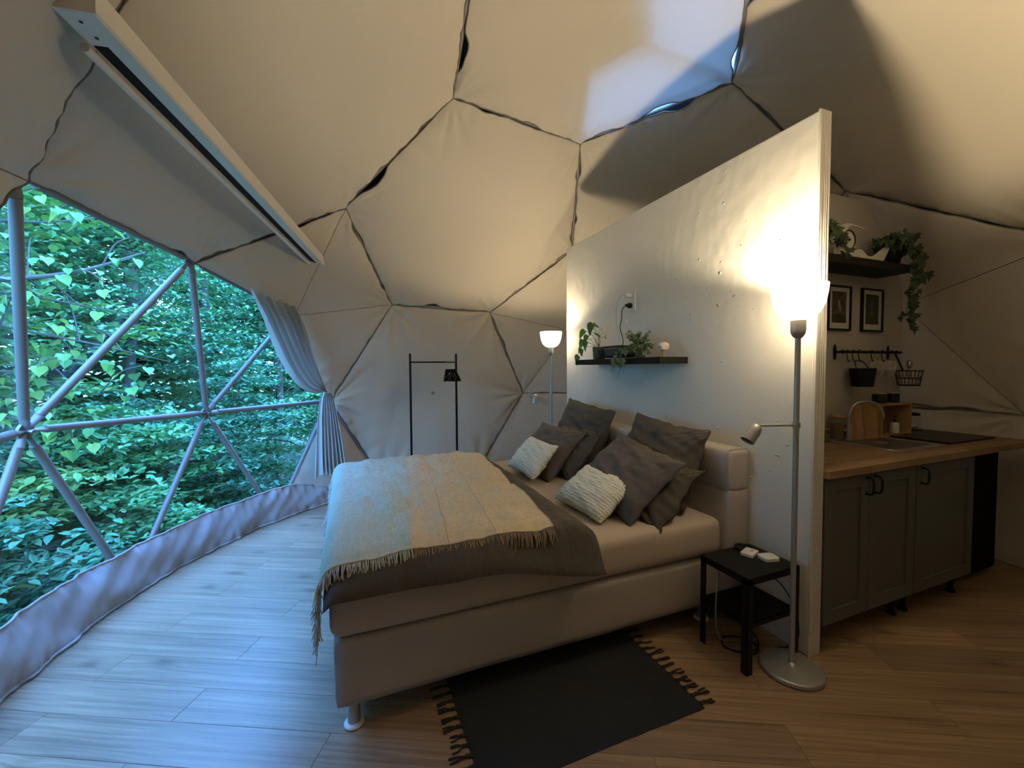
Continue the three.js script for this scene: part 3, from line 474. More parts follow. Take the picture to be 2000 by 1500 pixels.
// ---------------------------------------------------------------- side table and what is on it
{
  const t = thing('side_table', 'low black metal side table with a lower shelf between bed and lamp', 'table', [1.815, 0, -1.435]);
  const w = 0.34, d = 0.27, h = 0.45;
  part('tabletop', box(w, 0.012, d, 0, h - 0.006, 0, 0.003), M.black, t); part('rim', [box(w, 0.028, 0.004, 0, h - 0.02, d / 2 - 0.002, 0.001), box(w, 0.028, 0.004, 0, h - 0.02, -d / 2 + 0.002, 0.001), box(0.004, 0.028, d, w / 2 - 0.002, h - 0.02, 0, 0.001), box(0.004, 0.028, d, -w / 2 + 0.002, h - 0.02, 0, 0.001)], M.black, t);
  part('shelf', box(w - 0.02, 0.01, d - 0.02, 0, 0.235, 0, 0.002), M.black, t); part('shelf_rim', [box(w - 0.02, 0.03, 0.004, 0, 0.225, d / 2 - 0.012, 0.001), box(0.004, 0.03, d - 0.02, -w / 2 + 0.012, 0.225, 0, 0.001)], M.black, t);
  for (const [sx, sz] of [[-1, 1], [-1, -1], [1, 1], [1, -1]]) part('leg', [box(0.034, h - 0.012, 0.004, sx * (w / 2 - 0.017), (h - 0.012) / 2, sz * (d / 2 - 0.002), 0.001), box(0.004, h - 0.012, 0.034, sx * (w / 2 - 0.002), (h - 0.012) / 2, sz * (d / 2 - 0.017), 0.001)], M.black, t);
  const slab = (w, d, h, r) => { const s = new THREE.Shape(), a = w / 2, b = d / 2; s.moveTo(-a + r, -b); s.lineTo(a - r, -b); s.quadraticCurveTo(a, -b, a, -b + r); s.lineTo(a, b - r); s.quadraticCurveTo(a, b, a - r, b); s.lineTo(-a + r, b); s.quadraticCurveTo(-a, b, -a, b - r); s.lineTo(-a, -b + r); s.quadraticCurveTo(-a, -b, -a + r, -b); const g = new THREE.ExtrudeGeometry(s, { depth: h - 0.006, bevelEnabled: true, bevelSize: 0.003, bevelThickness: 0.003, bevelSegments: 3, bevelOffset: -0.003 }); g.rotateX(-Math.PI / 2); g.translate(0, 0.003, 0); return metric(g); };
  const a = thing('small_box', 'thin white rectangular box lying on the black side table, nearer the bed', 'box', [1.87, 0.4505, -1.475], 0.35); part('body', slab(0.088, 0.06, 0.016, 0.008), M.whitePlastic, a); part('button', [box(0.02, 0.002, 0.01, 0.014, 0.0168, 0.006, 0.0008)], M.cableGrey, a);
  const b = thing('small_box', 'white rounded box lying on the black side table, beside the lamp pole', 'box', [1.905, 0.4505, -1.4], -0.25); part('body', slab(0.082, 0.068, 0.018, 0.02), M.whitePlastic, b); part('base_ring', slab(0.074, 0.06, 0.007, 0.016), M.cableGrey, b);
  const c = thing('round_tray', 'flat black round tray at the wall side of the black side table', 'tray', [1.9, 0.4505, -1.53]); part('dish', lathe([[0, 0], [0.042, 0], [0.046, 0.005], [0.045, 0.012], [0.041, 0.012], [0.04, 0.006], [0, 0.006]], 36), M.blackSatin, c);
  solid('cable', tube([[1.95, 0.42, -1.56], [1.78, 0.42, -1.57], [1.68, 0.40, -1.5], [1.645, 0.33, -1.47], [1.64, 0.22, -1.47], [1.66, 0.11, -1.48], [1.72, 0.03, -1.5], [1.8, 0.006, -1.5], [1.92, 0.006, -1.46]], 0.0028, 90), M.cableGrey, 'thin grey cable looping down the bed side of the black side table', 'cable');
  solid('lamp_cord', tube([[1.9, 0.02, -1.37], [1.96, 0.006, -1.38], [2.0, 0.01, -1.36], [2.012, 0.06, -1.325], [2.014, 0.14, -1.32], [2.012, 0.22, -1.34], [2.005, 0.3, -1.4], [2.01, 0.33, -1.5]], 0.003, 80), M.black, 'thin black cord curving up the white partition behind the lamp base', 'cord');
  solid('power_cord', tube([[1.74, 0.005, -1.44], [1.8, 0.005, -1.39], [1.87, 0.006, -1.42], [1.86, 0.006, -1.5], [1.78, 0.005, -1.54], [1.72, 0.005, -1.49], [1.74, 0.011, -1.43], [1.82, 0.014, -1.4], [1.92, 0.005, -1.46], [1.98, 0.005, -1.6]], 0.0035, 120), M.black, 'black power cord coiled on the floor under the side table', 'cord');
}
{ // rug
  const r = thing('rug', 'dark charcoal woven runner rug with knotted fringes, half under the bed', 'rug', [0.86, 0, -1.62]);
  const w = 0.95, d = 0.76, f = (s) => (u, v) => { const x = (u - 0.5) * w + 0.004 * n3(v * 9, u > 0.5 ? 2 : 5) * Math.abs(2 * u - 1), z = (v - 0.5) * d + 0.004 * n3(u * 14, v > 0.5 ? 3 : 7) * Math.abs(2 * v - 1); const rim = Math.min(1, 14 * Math.min(u, 1 - u, v, 1 - v)); return [x, s > 0 ? 0.0015 + 0.0075 * Math.sqrt(rim) + 0.0012 * n3(x * 22, z * 22) : 0.001, z]; };
  const ribs = tex(64, 256, (x, y) => 0.5 + 0.4 * Math.sin(y * 128 * Math.PI) * (0.7 + 0.3 * Math.sin(x * 20 * Math.PI + Math.floor(y * 64) * Math.PI)), [4, 3]);
  part('weave', [grid(120, 110, f(1)), grid(10, 10, f(-1))], mat([0.02, 0.022, 0.026], 0.98, { bumpMap: ribs, bumpScale: 0.003 }), r);
  const q = rng(77);
  for (const s of [-1, 1]) for (let i = 0; i < 17; i++) { const z = (i + 0.5) / 17 * d - d / 2, L = 0.055 + 0.03 * q(), g = []; for (let k = 0; k < 4; k++) { const z1 = z + 0.03 * (q() - 0.5), sp = 0.018 * (q() - 0.5); g.push(tube([[s * (w / 2 - 0.006), 0.006, z + (k - 1.5) * 0.006], [s * (w / 2 + 0.018), 0.008, z + (k - 1.5) * 0.001], [s * (w / 2 + L * 0.6), 0.006, z1 + sp * 0.5], [s * (w / 2 + L), 0.004, z1 + sp]], 0.0028, 8, 5)); } const kn = new THREE.IcosahedronGeometry(0.0065, 1); kn.translate(s * (w / 2 + 0.017), 0.008, z); g.push(kn); part('tassel', g, M.rugFringe, r); }
}

// ---------------------------------------------------------------- shelf on the partition
function leafGeo(w, l, shape) {
  const s = new THREE.Shape();
  if (shape === 'heart') { s.moveTo(0, 0); s.bezierCurveTo(w * 0.35, -l * 0.22, w * 0.75, l * 0.05, w * 0.5, l * 0.42); s.quadraticCurveTo(w * 0.28, l * 0.75, 0, l); s.quadraticCurveTo(-w * 0.28, l * 0.75, -w * 0.5, l * 0.42); s.bezierCurveTo(-w * 0.75, l * 0.05, -w * 0.35, -l * 0.22, 0, 0); }
  else if (shape === 'ivy') { const P = [[0, 0], [0.3, -0.08], [0.55, 0.12], [0.3, 0.3], [0.5, 0.52], [0.2, 0.56], [0, 1], [-0.2, 0.56], [-0.5, 0.52], [-0.3, 0.3], [-0.55, 0.12], [-0.3, -0.08]]; s.moveTo(0, 0); P.slice(1).forEach(([x, y]) => s.lineTo(x * w, y * l)); }
  else { s.moveTo(0, 0); s.quadraticCurveTo(w * 0.6, l * 0.4, 0, l); s.quadraticCurveTo(-w * 0.6, l * 0.4, 0, 0); }
  const g = new THREE.ShapeGeometry(s, 6), p = g.attributes.position;
  for (let i = 0; i < p.count; i++) { const x = p.getX(i), y = p.getY(i); p.setZ(i, Math.abs(x) * 0.28 - 0.35 * y * y / l); }
  g.computeVertexNormals(); return g;
}
const leafs = { heart: leafGeo(0.075, 0.088, 'heart'), ivy: leafGeo(0.042, 0.042, 'ivy'), ivySmall: leafGeo(0.024, 0.024, 'ivy'), ivyBig: leafGeo(0.062, 0.06, 'ivy'), blade: leafGeo(0.034, 0.085, 'blade') };
const orient = (o, dir, up, s = 1) => { const y = dir.clone().normalize(), z = up.clone().addScaledVector(y, -up.dot(y)).normalize(), x = y.clone().cross(z); o.quaternion.setFromRotationMatrix(new THREE.Matrix4().makeBasis(x, y, z)); o.scale.setScalar(s); };
{
  const sh = thing('wall_shelf', 'dark brown floating shelf on the white partition above the headboard', 'shelf', [1.915, 1.4425, -2.57]);
  part('board', box(0.226, 0.042, 1.03, 0, 0, 0, 0.002), M.blackWood, sh); part('rail', [box(0.01, 0.03, 1.0, 0.1085, 0, 0, 0.001)], M.blackWood, sh);
  const top = 1.4635;
  const p = thing('potted_pothos', 'small trailing plant with heart shaped leaves in a brown pot beside the projector', 'plant', [1.89, top, -2.87]);
  part('pot', lathe([[0, 0], [0.036, 0], [0.04, 0.01], [0.046, 0.095], [0.046, 0.1], [0.041, 0.1], [0.04, 0.09], [0, 0.088]], 32), M.pot, p); part('soil', lathe([[0, 0.091], [0.04, 0.09]], 24), M.soil, p);
  const L = [[0.0, 0.30, -0.08, 1.1], [-0.02, 0.245, -0.17, 0.95], [0.0, 0.205, 0.07, 0.9, 'blade'], [-0.03, 0.15, -0.17, 1.25], [-0.05, 0.15, -0.09, 1.1], [-0.02, 0.1, -0.22, 0.8], [-0.02, 0.25, 0.045, 0.9, 'blade'], [0.0, 0.16, 0.11, 1.0, 'blade'], [-0.06, 0.03, -0.2, 1.05], [-0.07, 0.085, -0.13, 0.7], [-0.03, 0.2, -0.11, 0.8], [0.01, 0.18, 0.02, 0.9, 'blade'], [-0.02, 0.27, -0.05, 0.85]];
  L.forEach(([x, y, z, s, k], i) => { const a = V(0.01 * Math.sin(i * 2), 0.09, 0.02 * Math.cos(i * 3)), b = V(x, y, z), m = a.clone().lerp(b, 0.55).add(V(0, 0.05, 0)); part('stem', tube([a, m, b], 0.0016, 14, 5), M.stem, p); const lf = part('leaf', leafs[k ?? 'heart'], M.leafIn, p); lf.position.copy(b); orient(lf, V(-0.4 + 0.3 * Math.sin(i * 5), k ? 0.4 : -0.75, z * 3 + 0.2 * Math.cos(i * 7)), V(-0.9, 0.5, 0.25), s); });
  const pj = thing('projector', 'dark grey rounded video projector on the shelf between the two plants', 'projector', [1.9, top, -2.62]);
  part('body', (() => { const g = new RoundedBoxGeometry(0.19, 0.082, 0.26, 6, 0.03); g.translate(0, 0.049, 0); return g; })(), mat([0.035, 0.038, 0.045], 0.35), pj);
  part('top_cover', (() => { const g = new RoundedBoxGeometry(0.17, 0.008, 0.24, 3, 0.0035); g.translate(0, 0.0915, 0); return g; })(), mat([0.06, 0.062, 0.068], 0.45), pj);
  const ln = lathe([[0, 0.004], [0.02, 0.006], [0.027, 0.01], [0.031, 0.002], [0.031, -0.02], [0, -0.02]], 30); ln.rotateZ(Math.PI / 2); ln.translate(-0.095, 0.05, -0.07); const lens = part('lens', ln, M.blackSatin, pj); const gl = lathe([[0, 0.006], [0.018, 0.0035]], 24); gl.rotateZ(Math.PI / 2); gl.translate(-0.1, 0.05, -0.07); part('lens_glass', gl, mat([0.01, 0.012, 0.03], 0.05), lens);
  for (const z of [-0.1, 0.1]) part('foot', cyl(0.01, 0.009, 0.01, -0.06, 0, z, 14), M.black, pj);
  const iv = thing('ivy_plant', 'pale green ivy with small pointed leaves trailing over the front edge of the shelf', 'plant', [1.9, top, -2.36]);
  part('pot', lathe([[0, 0], [0.03, 0], [0.036, 0.05], [0.036, 0.055], [0.032, 0.055], [0, 0.05]], 28), mat([0.2, 0.19, 0.13], 0.7), iv);
  const q = rng(12);
  for (let i = 0; i < 34; i++) { // upright and spreading sprigs, then those hanging over the edge
    const down = i > 26, a = V(0, 0.05, 0), e = down ? V(-0.155 - 0.03 * q(), -0.05 - 0.07 * q(), -0.11 + 0.16 * q()) : V(-0.1 + 0.13 * q(), 0.0 + 0.2 * q(), -0.17 + 0.38 * q());
    const m = down ? V(-0.12, 0.06 + 0.02 * q(), e.z * 0.7) : a.clone().lerp(e, 0.5).add(V(0, 0.03, 0)), c = new THREE.CatmullRomCurve3([a, m, e]);
    part('stem', new THREE.TubeGeometry(c, 16, 0.0012, 4), M.stem, iv);
    for (let k = 0; k < (down ? 6 : 7); k++) { const t = 0.3 + 0.7 * (k + q() * 0.6) / 7, b = c.getPoint(Math.min(1, t)), lf = part('leaf', down && k > 3 ? leafs.ivy : leafs.ivySmall, q() > 0.45 ? M.leafIvyPale : M.leafIvy, iv); lf.position.copy(b); orient(lf, V(-0.3 + 0.5 * (q() - 0.5), -0.3 - 0.4 * q() + (down ? -0.5 : 0.2), (q() - 0.5) * 1.8), V(-0.7, 0.7, q() - 0.3), 0.8 + 0.5 * q()); }
  }
  const or = thing('ornament', 'small pale pink rounded ornament on a wooden stick beside the trailing ivy', 'ornament', [1.9, top, -2.135]);
  part('stick', cyl(0.004, 0.004, 0.045, 0, 0, 0, 10), M.pine, or); const hg = new THREE.IcosahedronGeometry(0.034, 4), hp = hg.attributes.position; for (let i = 0; i < hp.count; i++) { const v = V(hp.getX(i), hp.getY(i), hp.getZ(i)), k = 1 + 0.35 * n3(v.x * 45, v.y * 45, v.z * 45); hp.setXYZ(i, v.x * k, v.y * k * 0.9, v.z * k); } const hm = mergeVertices(hg); hm.computeVertexNormals(); hm.translate(0, 0.07, 0); part('head', hm, M.ornament, or);
  const so = thing('wall_socket', 'white double wall socket on the partition above the shelf', 'socket', [2.03, 1.905, -2.615]);
  part('plate', box(0.012, 0.155, 0.082, -0.006, 0, 0, 0.003), M.whitePlastic, so);
  for (const y of [0.036, -0.036]) { const g = lathe([[0.0, -0.008], [0.019, -0.008], [0.021, 0.0], [0.026, 0.002], [0.027, 0.0]], 30); g.rotateZ(Math.PI / 2); g.translate(-0.012, y, 0); part('outlet', g, M.whitePlastic, so); }
  const pl = thing('charger_plug', 'small white plug adapter in the upper outlet of the wall socket', 'plug', [2.012, 1.942, -2.615]); part('body', box(0.05, 0.026, 0.034, -0.027, 0, 0, 0.006), M.whitePlastic, pl); part('cord', tube([[-0.05, -0.002, 0], [-0.075, 0.004, -0.01], [-0.095, -0.03, -0.03], [-0.09, -0.12, -0.06], [-0.06, -0.25, -0.09], [-0.05, -0.36, -0.06], [-0.07, -0.405, -0.02]], 0.0016, 60, 6), M.cableGrey, pl);
  const pb = thing('black_plug', 'black power plug in the lower outlet, its cord running down to the projector', 'plug', [2.012, 1.868, -2.615]); part('body', [(() => { const g = lathe([[0, 0], [0.02, 0], [0.02, 0.02], [0.012, 0.034], [0.006, 0.05], [0, 0.052]], 24); g.rotateZ(Math.PI / 2); g.translate(-0.002, 0, 0); return g; })()], M.black, pb); part('cord', tube([[-0.045, 0, 0], [-0.07, -0.03, -0.01], [-0.062, -0.1, -0.03], [-0.05, -0.17, -0.065], [-0.04, -0.23, -0.05], [-0.045, -0.29, -0.035], [-0.06, -0.32, -0.06], [-0.075, -0.335, -0.1], [-0.085, -0.345, -0.12]], 0.0034, 80, 7), M.black, pb);
}

// ---------------------------------------------------------------- clothes rack behind the bed
{
  const z = -4.62, o = thing('clothes_rack', 'slim black metal clothes rail standing behind the bed', 'clothes rack', [0.89, 0, z]);
  for (const s of [-1, 1]) { part('post', box(0.022, 1.565, 0.022, s * 0.256, 0.7825, 0, 0.002), M.black, o); part('foot', box(0.022, 0.022, 0.42, s * 0.256, 0.011, 0, 0.002), M.black, o); }
  part('crossbar', rod([-0.25, 1.47, 0], [0.25, 1.47, 0], 0.0085), M.black, o); part('lower_bar', rod([-0.25, 0.16, 0], [0.25, 0.16, 0], 0.007), M.black, o);
  const proto = new THREE.Group(); proto.name = 'hanger';
  const sh = new THREE.Shape(); sh.moveTo(-0.2, -0.115); sh.quadraticCurveTo(-0.09, -0.03, -0.02, 0); sh.lineTo(0.02, 0); sh.quadraticCurveTo(0.09, -0.03, 0.2, -0.115); sh.lineTo(0.2, -0.132); sh.lineTo(-0.2, -0.132); sh.lineTo(-0.2, -0.115); const hole = new THREE.Path(); hole.moveTo(-0.13, -0.11); hole.lineTo(0.13, -0.11); hole.quadraticCurveTo(0.05, -0.045, 0, -0.035); hole.quadraticCurveTo(-0.05, -0.045, -0.13, -0.11); sh.holes.push(hole);
  const body = new THREE.ExtrudeGeometry(sh, { depth: 0.008, bevelEnabled: true, bevelSize: 0.002, bevelThickness: 0.002, bevelSegments: 2 }); body.translate(0, -0.075, -0.004);
  part('frame', metric(body), M.black, proto); part('hook', tube([[0, -0.075, 0], [0, -0.03, 0], [0.014, -0.018, 0], [0.0165, 0, 0], [0.009, 0.0135, 0], [-0.006, 0.0145, 0], [-0.0155, 0.004, 0]], 0.0024, 40, 6), M.steel, proto);
  const words = ['first', 'second', 'third', 'fourth', 'fifth', 'last'];
  for (let i = 0; i < 6; i++) { const h = i ? proto.clone() : proto; h.name = numbered('hanger'); h.position.set(1.035 + i * 0.017, 1.47 - 0.0045, z); h.rotation.y = Math.PI / 2 - 0.35 + 0.16 * (i % 3) + 0.03 * i; scene.add(h); tag(h, 'black clothes hanger bunched with others at the right end of the rack crossbar', 'hanger', 'black hangers on the clothes rack'); }
}

// ---------------------------------------------------------------- projection screen hung from the frame
{
  const a = V(-0.212, 2.31, -4.06), b = V(-0.623, 2.31, -1.415), L = a.distanceTo(b), o = thing('projection_screen', 'long white retractable projection screen housing hanging from the dome frame above the window', 'screen', a.clone().lerp(b, 0.5).toArray(), Math.atan2(b.x - a.x, b.z - a.z));
  // local z along the housing, -z towards the camera end
  const prof = (pts, len) => { const q = new THREE.Shape(pts.map(([x, y]) => new THREE.Vector2(x * 0.78, y * 0.85))), g = new THREE.ExtrudeGeometry(q, { depth: len, bevelEnabled: false }); g.translate(0, 0, -len / 2); return metric(g); };
  part('housing', prof([[-0.006, 0.0], [0.05, 0.0], [0.058, 0.008], [0.058, 0.082], [0.05, 0.09], [-0.052, 0.09], [-0.06, 0.082], [-0.06, 0.0], [-0.056, 0.0], [-0.056, 0.082], [-0.006, 0.082]], L), M.screenBox, o);
  part('slot_liner', prof([[-0.0555, 0.003], [-0.0065, 0.003], [-0.0065, 0.0815], [-0.0555, 0.0815]], L - 0.14).translate(0, 0, -0.06), M.slot, o);
  const plate = part('end_plate', box(0.045, 0.006, 0.12, -0.0235, 0.004, L / 2 - 0.063, 0.001), M.screenBox, o); for (const z of [0.035, 0.09]) part('screw', (() => { const g = new THREE.CylinderGeometry(0.0045, 0.0045, 0.003, 12); g.translate(-0.012, 0.0005, L / 2 - z); return g; })(), M.lampDark, plate);
  part('pull_bar', (() => { const g = new THREE.CylinderGeometry(0.0125, 0.0125, L - 0.13, 20); g.rotateX(Math.PI / 2); g.translate(-0.057, -0.012, -0.05); return g; })(), M.screenBox, o);
  for (const e of [-1, 1]) part('end_cap', box(0.096, 0.08, 0.008, 0, 0.0385, e * (L / 2 + 0.004), 0.003), M.screenBox, o);
  for (const e of [-1, 1]) part('hanging_bracket', [rod([0, 0.076, e * (L / 2 - 0.06)], [0.01, 0.2, e * (L / 2 - 0.03)], 0.004), rod([-0.02, 0.079, e * (L / 2 - 0.06)], [0.02, 0.079, e * (L / 2 - 0.06)], 0.006)], M.steel, o);
}

// ---------------------------------------------------------------- sheer curtain tied back at the window's edge
{
  const o = thing('curtain', 'sheer white curtain gathered and tied back at the edge of the window', 'curtain');
  const inn = (p, k) => p.clone().add(DC.clone().sub(p).setY(0).normalize().multiplyScalar(k));
  const railA = inn(V(-0.70, 2.0, -3.64), 0.02), railB = inn(V(-0.41, 1.93, -4.10), 0.02), tie = inn(V(-0.262, 1.165, -4.62), 0.1), tail = inn(V(-0.24, 0.31, -4.68), 0.1);
  const across = railB.clone().sub(railA).normalize(), out = V(DC.x - tie.x, 0, DC.z - tie.z).normalize(), side = V(0, 1, 0).cross(out).multiplyScalar(-1);
  const upper = grid(180, 46, (u, v) => { // v 0 at the rail, 1 at the tie
    const top = railA.clone().lerp(railB, u), w = 0.045, bot = tie.clone().addScaledVector(side, (u - 0.5) * w), k = v, p = top.clone().lerp(bot, k);
    p.y -= 0.3 * (1 - u) * Math.sin(Math.PI * k) ** 1.2; p.addScaledVector(side, 0); const amp = lerp(0.052, 0.016, k) * (0.6 + 0.4 * smooth(0, 0.1, v));
    const ph = u * Math.PI * 2 * 6 + 2.2 * n3(u * 4, k * 1.5, 2); p.addScaledVector(out, amp * Math.sin(ph) + 0.02 * Math.sin(Math.PI * k)); p.addScaledVector(across, 0.3 * amp * Math.cos(ph) * (1 - k)); p.y += 0.012 * Math.sin(ph * 1.0) * smooth(0.08, 0, v);
    return p.toArray();
  }, (u, v) => [u * 1.4, v]);
  const lower = grid(180, 50, (u, v) => {
    const w = lerp(0.05, 0.32, Math.pow(v, 0.45)), ctr = tie.clone().lerp(tail, v), p = ctr.addScaledVector(side, (u - 0.5) * w), ph = u * Math.PI * 2 * 7 + 2.2 * n3(u * 3, v, 6), amp = lerp(0.014, 0.04, v);
    p.addScaledVector(out, amp * Math.sin(ph)); p.addScaledVector(side, 0.35 * amp * Math.cos(ph)); p.y += v > 0.5 ? (0.045 * n3(u * 5, 3) + 0.05 * Math.max(0, Math.sin(u * 9)) - 0.04 * (u - 0.5)) * (v - 0.5) * 2 : 0; return p.toArray();
  }, (u, v) => [u * 1.4, v]);
  part('gathered_top', upper, M.curtain, o); part('tail', lower, M.curtain, o);
  const tieRing = new THREE.TorusGeometry(0.032, 0.007, 10, 30); tieRing.scale(1, 1, 0.8); tieRing.rotateX(Math.PI / 2); tieRing.rotateY(Math.atan2(out.x, out.z)); tieRing.translate(tie.x, tie.y, tie.z); part('tie_back', tieRing, M.curtain, o);
  part('curtain_wire', rod(railA.clone().addScaledVector(across, -0.03), railB.clone().addScaledVector(across, 0.03), 0.004), M.steel, o);
}

// ---------------------------------------------------------------- kitchen
{
  const zf = -1.27; // door fronts
  const unit = (x0, x1, doors, label) => {
    const o = thing('base_cabinet', label, 'cabinet', [x0, 0, 0]), w = x1 - x0;
    part('carcass', [box(w - 0.002, 0.725, 0.55, w / 2, 0.4975, -1.5665, 0.002)], M.cabinet, o);
    for (const [a, b, hx] of doors) {
      const dw = b - a - 0.004, dx = (a + b) / 2 - x0, g = [], h = 0.722, fr = 0.068, cy = 0.4975;
      g.push(box(fr, h, 0.02, dx - dw / 2 + fr / 2, cy, zf - 0.01, 0.0025), box(fr, h, 0.02, dx + dw / 2 - fr / 2, cy, zf - 0.01, 0.0025), box(dw - 2 * fr + 0.004, fr, 0.02, dx, cy + h / 2 - fr / 2, zf - 0.01, 0.0025), box(dw - 2 * fr + 0.004, fr, 0.02, dx, cy - h / 2 + fr / 2, zf - 0.01, 0.0025), box(dw - 2 * fr + 0.01, h - 2 * fr + 0.01, 0.01, dx, cy, zf - 0.014, 0.001));
      const d = part('door', g, M.cabinet, o), X = hx - x0;
      part('handle', [tube([[X, 0.835, zf], [X, 0.835, zf + 0.022], [X, 0.825, zf + 0.03], [X, 0.765, zf + 0.03], [X, 0.752, zf + 0.022], [X, 0.752, zf]], 0.0055, 40, 8), rod([X, 0.835, zf], [X, 0.835, zf + 0.003], 0.009), rod([X, 0.752, zf], [X, 0.752, zf + 0.003], 0.009)], M.black, d);
    }
    for (const x of [0.05, w - 0.05]) for (const z of [-1.34, -1.8]) part('leg', lathe([[0, 0], [0.022, 0], [0.022, 0.012], [0.013, 0.018], [0.013, 0.12], [0.03, 0.128], [0.03, 0.136], [0, 0.136]], 18).translate(x, 0, z), M.black, o);
    return o;
  };
  unit(2.112, 2.875, [[2.112, 2.462, 2.43], [2.462, 2.875, 2.5]], 'grey shaker base cabinet with two doors and paired black handles, under the sink');
  unit(2.882, 3.49, [[2.882, 3.49, 2.925]], 'grey shaker base cabinet with one wide door and a single black handle, under the hob');
  const fr = thing('mini_fridge', 'black appliance in the dark bay under the right end of the worktop', 'fridge', [3.79, 0, -1.59]); const fb = mat([0.005, 0.005, 0.005], 0.8, { clearcoat: 0, specularIntensity: 0.2 }); part('body', box(0.5, 0.8, 0.44, 0, 0.42, -0.02, 0.01), fb, fr); part('door', box(0.5, 0.78, 0.03, 0, 0.43, 0.216, 0.008), fb, fr); for (const x of [-0.2, 0.2]) part('foot', cyl(0.018, 0.018, 0.022, x, 0, 0.15, 14), M.black, fr);
  const wt = thing('worktop', 'oak butcher block worktop running along the kitchen wall', 'worktop', [3.145, 0, -1.552]);
  const wb = new RoundedBoxGeometry(2.08, 0.04, 0.606, 3, 0.004); wb.translate(0, 0.881, 0); part('slab', metric(wb), M.worktop, wt);
  part('wall_strip', box(2.06, 0.018, 0.012, 0, 0.91, -0.296, 0.003), mat([0.3, 0.3, 0.29], 0.5), wt);
  const sk = thing('kitchen_sink', 'stainless steel rounded sink set in the worktop', 'sink', [3.18, 0.901, -1.585]);
  part('rim', (() => { const rr = (w, d, r) => { const s = new THREE.Shape(), a = w / 2, b = d / 2; s.moveTo(-a + r, -b); s.lineTo(a - r, -b); s.absarc(a - r, -b + r, r, -Math.PI / 2, 0); s.lineTo(a, b - r); s.absarc(a - r, b - r, r, 0, Math.PI / 2); s.lineTo(-a + r, b); s.absarc(-a + r, b - r, r, Math.PI / 2, Math.PI); s.lineTo(-a, -b + r); s.absarc(-a + r, -b + r, r, Math.PI, Math.PI * 1.5); return s; }; const s = rr(0.5, 0.42, 0.07); s.holes.push(rr(0.43, 0.35, 0.06)); const g = new THREE.ExtrudeGeometry(s, { depth: 0.002, bevelEnabled: true, bevelSize: 0.003, bevelThickness: 0.003, bevelSegments: 2, curveSegments: 10 }); g.rotateX(-Math.PI / 2); g.translate(0, 0.003, 0); return g; })(), M.steel, sk);
  part('basin', box(0.43, 0.004, 0.35, 0, 0.002, 0, 0.001), mat([0.22, 0.22, 0.21], 0.4, { metalness: 0.9 }), sk); part('drain', cyl(0.035, 0.035, 0.003, 0.0, 0.004, 0, 24), M.lampMetal, sk);
  const hb = thing('induction_hob', 'flat black glass hob on the worktop, right of the sink', 'hob', [3.78, 0.901, -1.6]); part('glass', box(0.56, 0.012, 0.43, 0, 0.006, 0, 0.003), M.blackSatin, hb); for (const x of [-0.13, 0.14]) part('cooking_ring', (() => { const g = new THREE.TorusGeometry(0.09, 0.0012, 6, 40); g.rotateX(Math.PI / 2); g.translate(x, 0.0122, 0); return g; })(), mat([0.05, 0.05, 0.05], 0.4), hb);
  const fa = thing('faucet', 'slim dark metal kitchen tap with a high curved spout', 'faucet', [3.1, 0.9, -1.73]); part('body', [cyl(0.024, 0.022, 0.012), cyl(0.017, 0.016, 0.1, 0, 0.01)], M.lampMetal, fa); part('spout', tube([[0, 0.1, 0], [0, 0.19, 0.005], [0.03, 0.245, 0.02], [0.095, 0.262, 0.05], [0.165, 0.24, 0.075], [0.195, 0.185, 0.09], [0.2, 0.15, 0.092]], 0.008, 60, 12), M.steel, fa); part('lever', [rod([-0.014, 0.06, 0], [-0.05, 0.075, 0.0], 0.006)], M.lampMetal, fa);
  const cb = thing('cutting_board', 'rounded wooden cutting board leaning against the crate', 'cutting board', [3.235, 0.9, -1.715]); cb.rotation.order = 'YXZ'; cb.rotation.set(-0.09, -0.12, 0);
  const bs = new THREE.Shape(); bs.moveTo(-0.115, 0); bs.lineTo(0.115, 0); bs.lineTo(0.118, 0.13); bs.bezierCurveTo(0.118, 0.21, 0.07, 0.235, 0, 0.235); bs.bezierCurveTo(-0.07, 0.235, -0.118, 0.21, -0.118, 0.13); bs.lineTo(-0.115, 0); const bg = new THREE.ExtrudeGeometry(bs, { depth: 0.012, bevelEnabled: true, bevelSize: 0.003, bevelThickness: 0.003, bevelSegments: 2 }); part('board', metric(bg.translate(0, 0.003, 0)), M.board, cb);
  const cr = thing('wooden_crate', 'pine box standing on its side on the worktop, used as a small shelf', 'crate', [3.575, 0.9, -1.77]);
  const cw = 0.36, ch = 0.225, cd = 0.15; part('side_panel', box(0.014, ch, cd, -cw / 2 + 0.007, ch / 2, 0, 0.001), M.pine, cr); part('side_panel', box(0.014, ch, cd, cw / 2 - 0.007, ch / 2, 0, 0.001), M.pine, cr); part('top_panel', box(cw, 0.014, cd, 0, ch + 0.002, 0, 0.001), M.pine, cr); part('bottom_panel', box(cw - 0.03, 0.014, cd, 0, 0.008, 0, 0.001), M.pine, cr); part('back_slat', box(cw - 0.03, 0.1, 0.008, 0, 0.065, -cd / 2 + 0.006, 0.001), M.pine, cr); part('back_slat', box(cw - 0.03, 0.09, 0.008, 0, 0.172, -cd / 2 + 0.006, 0.001), M.pine, cr);
  const jarDark = (x, label) => { const o = thing('storage_jar', label, 'jar', [x, 1.1345, -1.765]); part('body', lathe([[0, 0], [0.038, 0], [0.042, 0.005], [0.042, 0.055], [0.038, 0.06], [0, 0.06]], 32), mat([0.012, 0.012, 0.013], 0.12), o); part('lid', lathe([[0, 0.06], [0.04, 0.06], [0.04, 0.07], [0.036, 0.073], [0, 0.073]], 32), M.steel, o); };
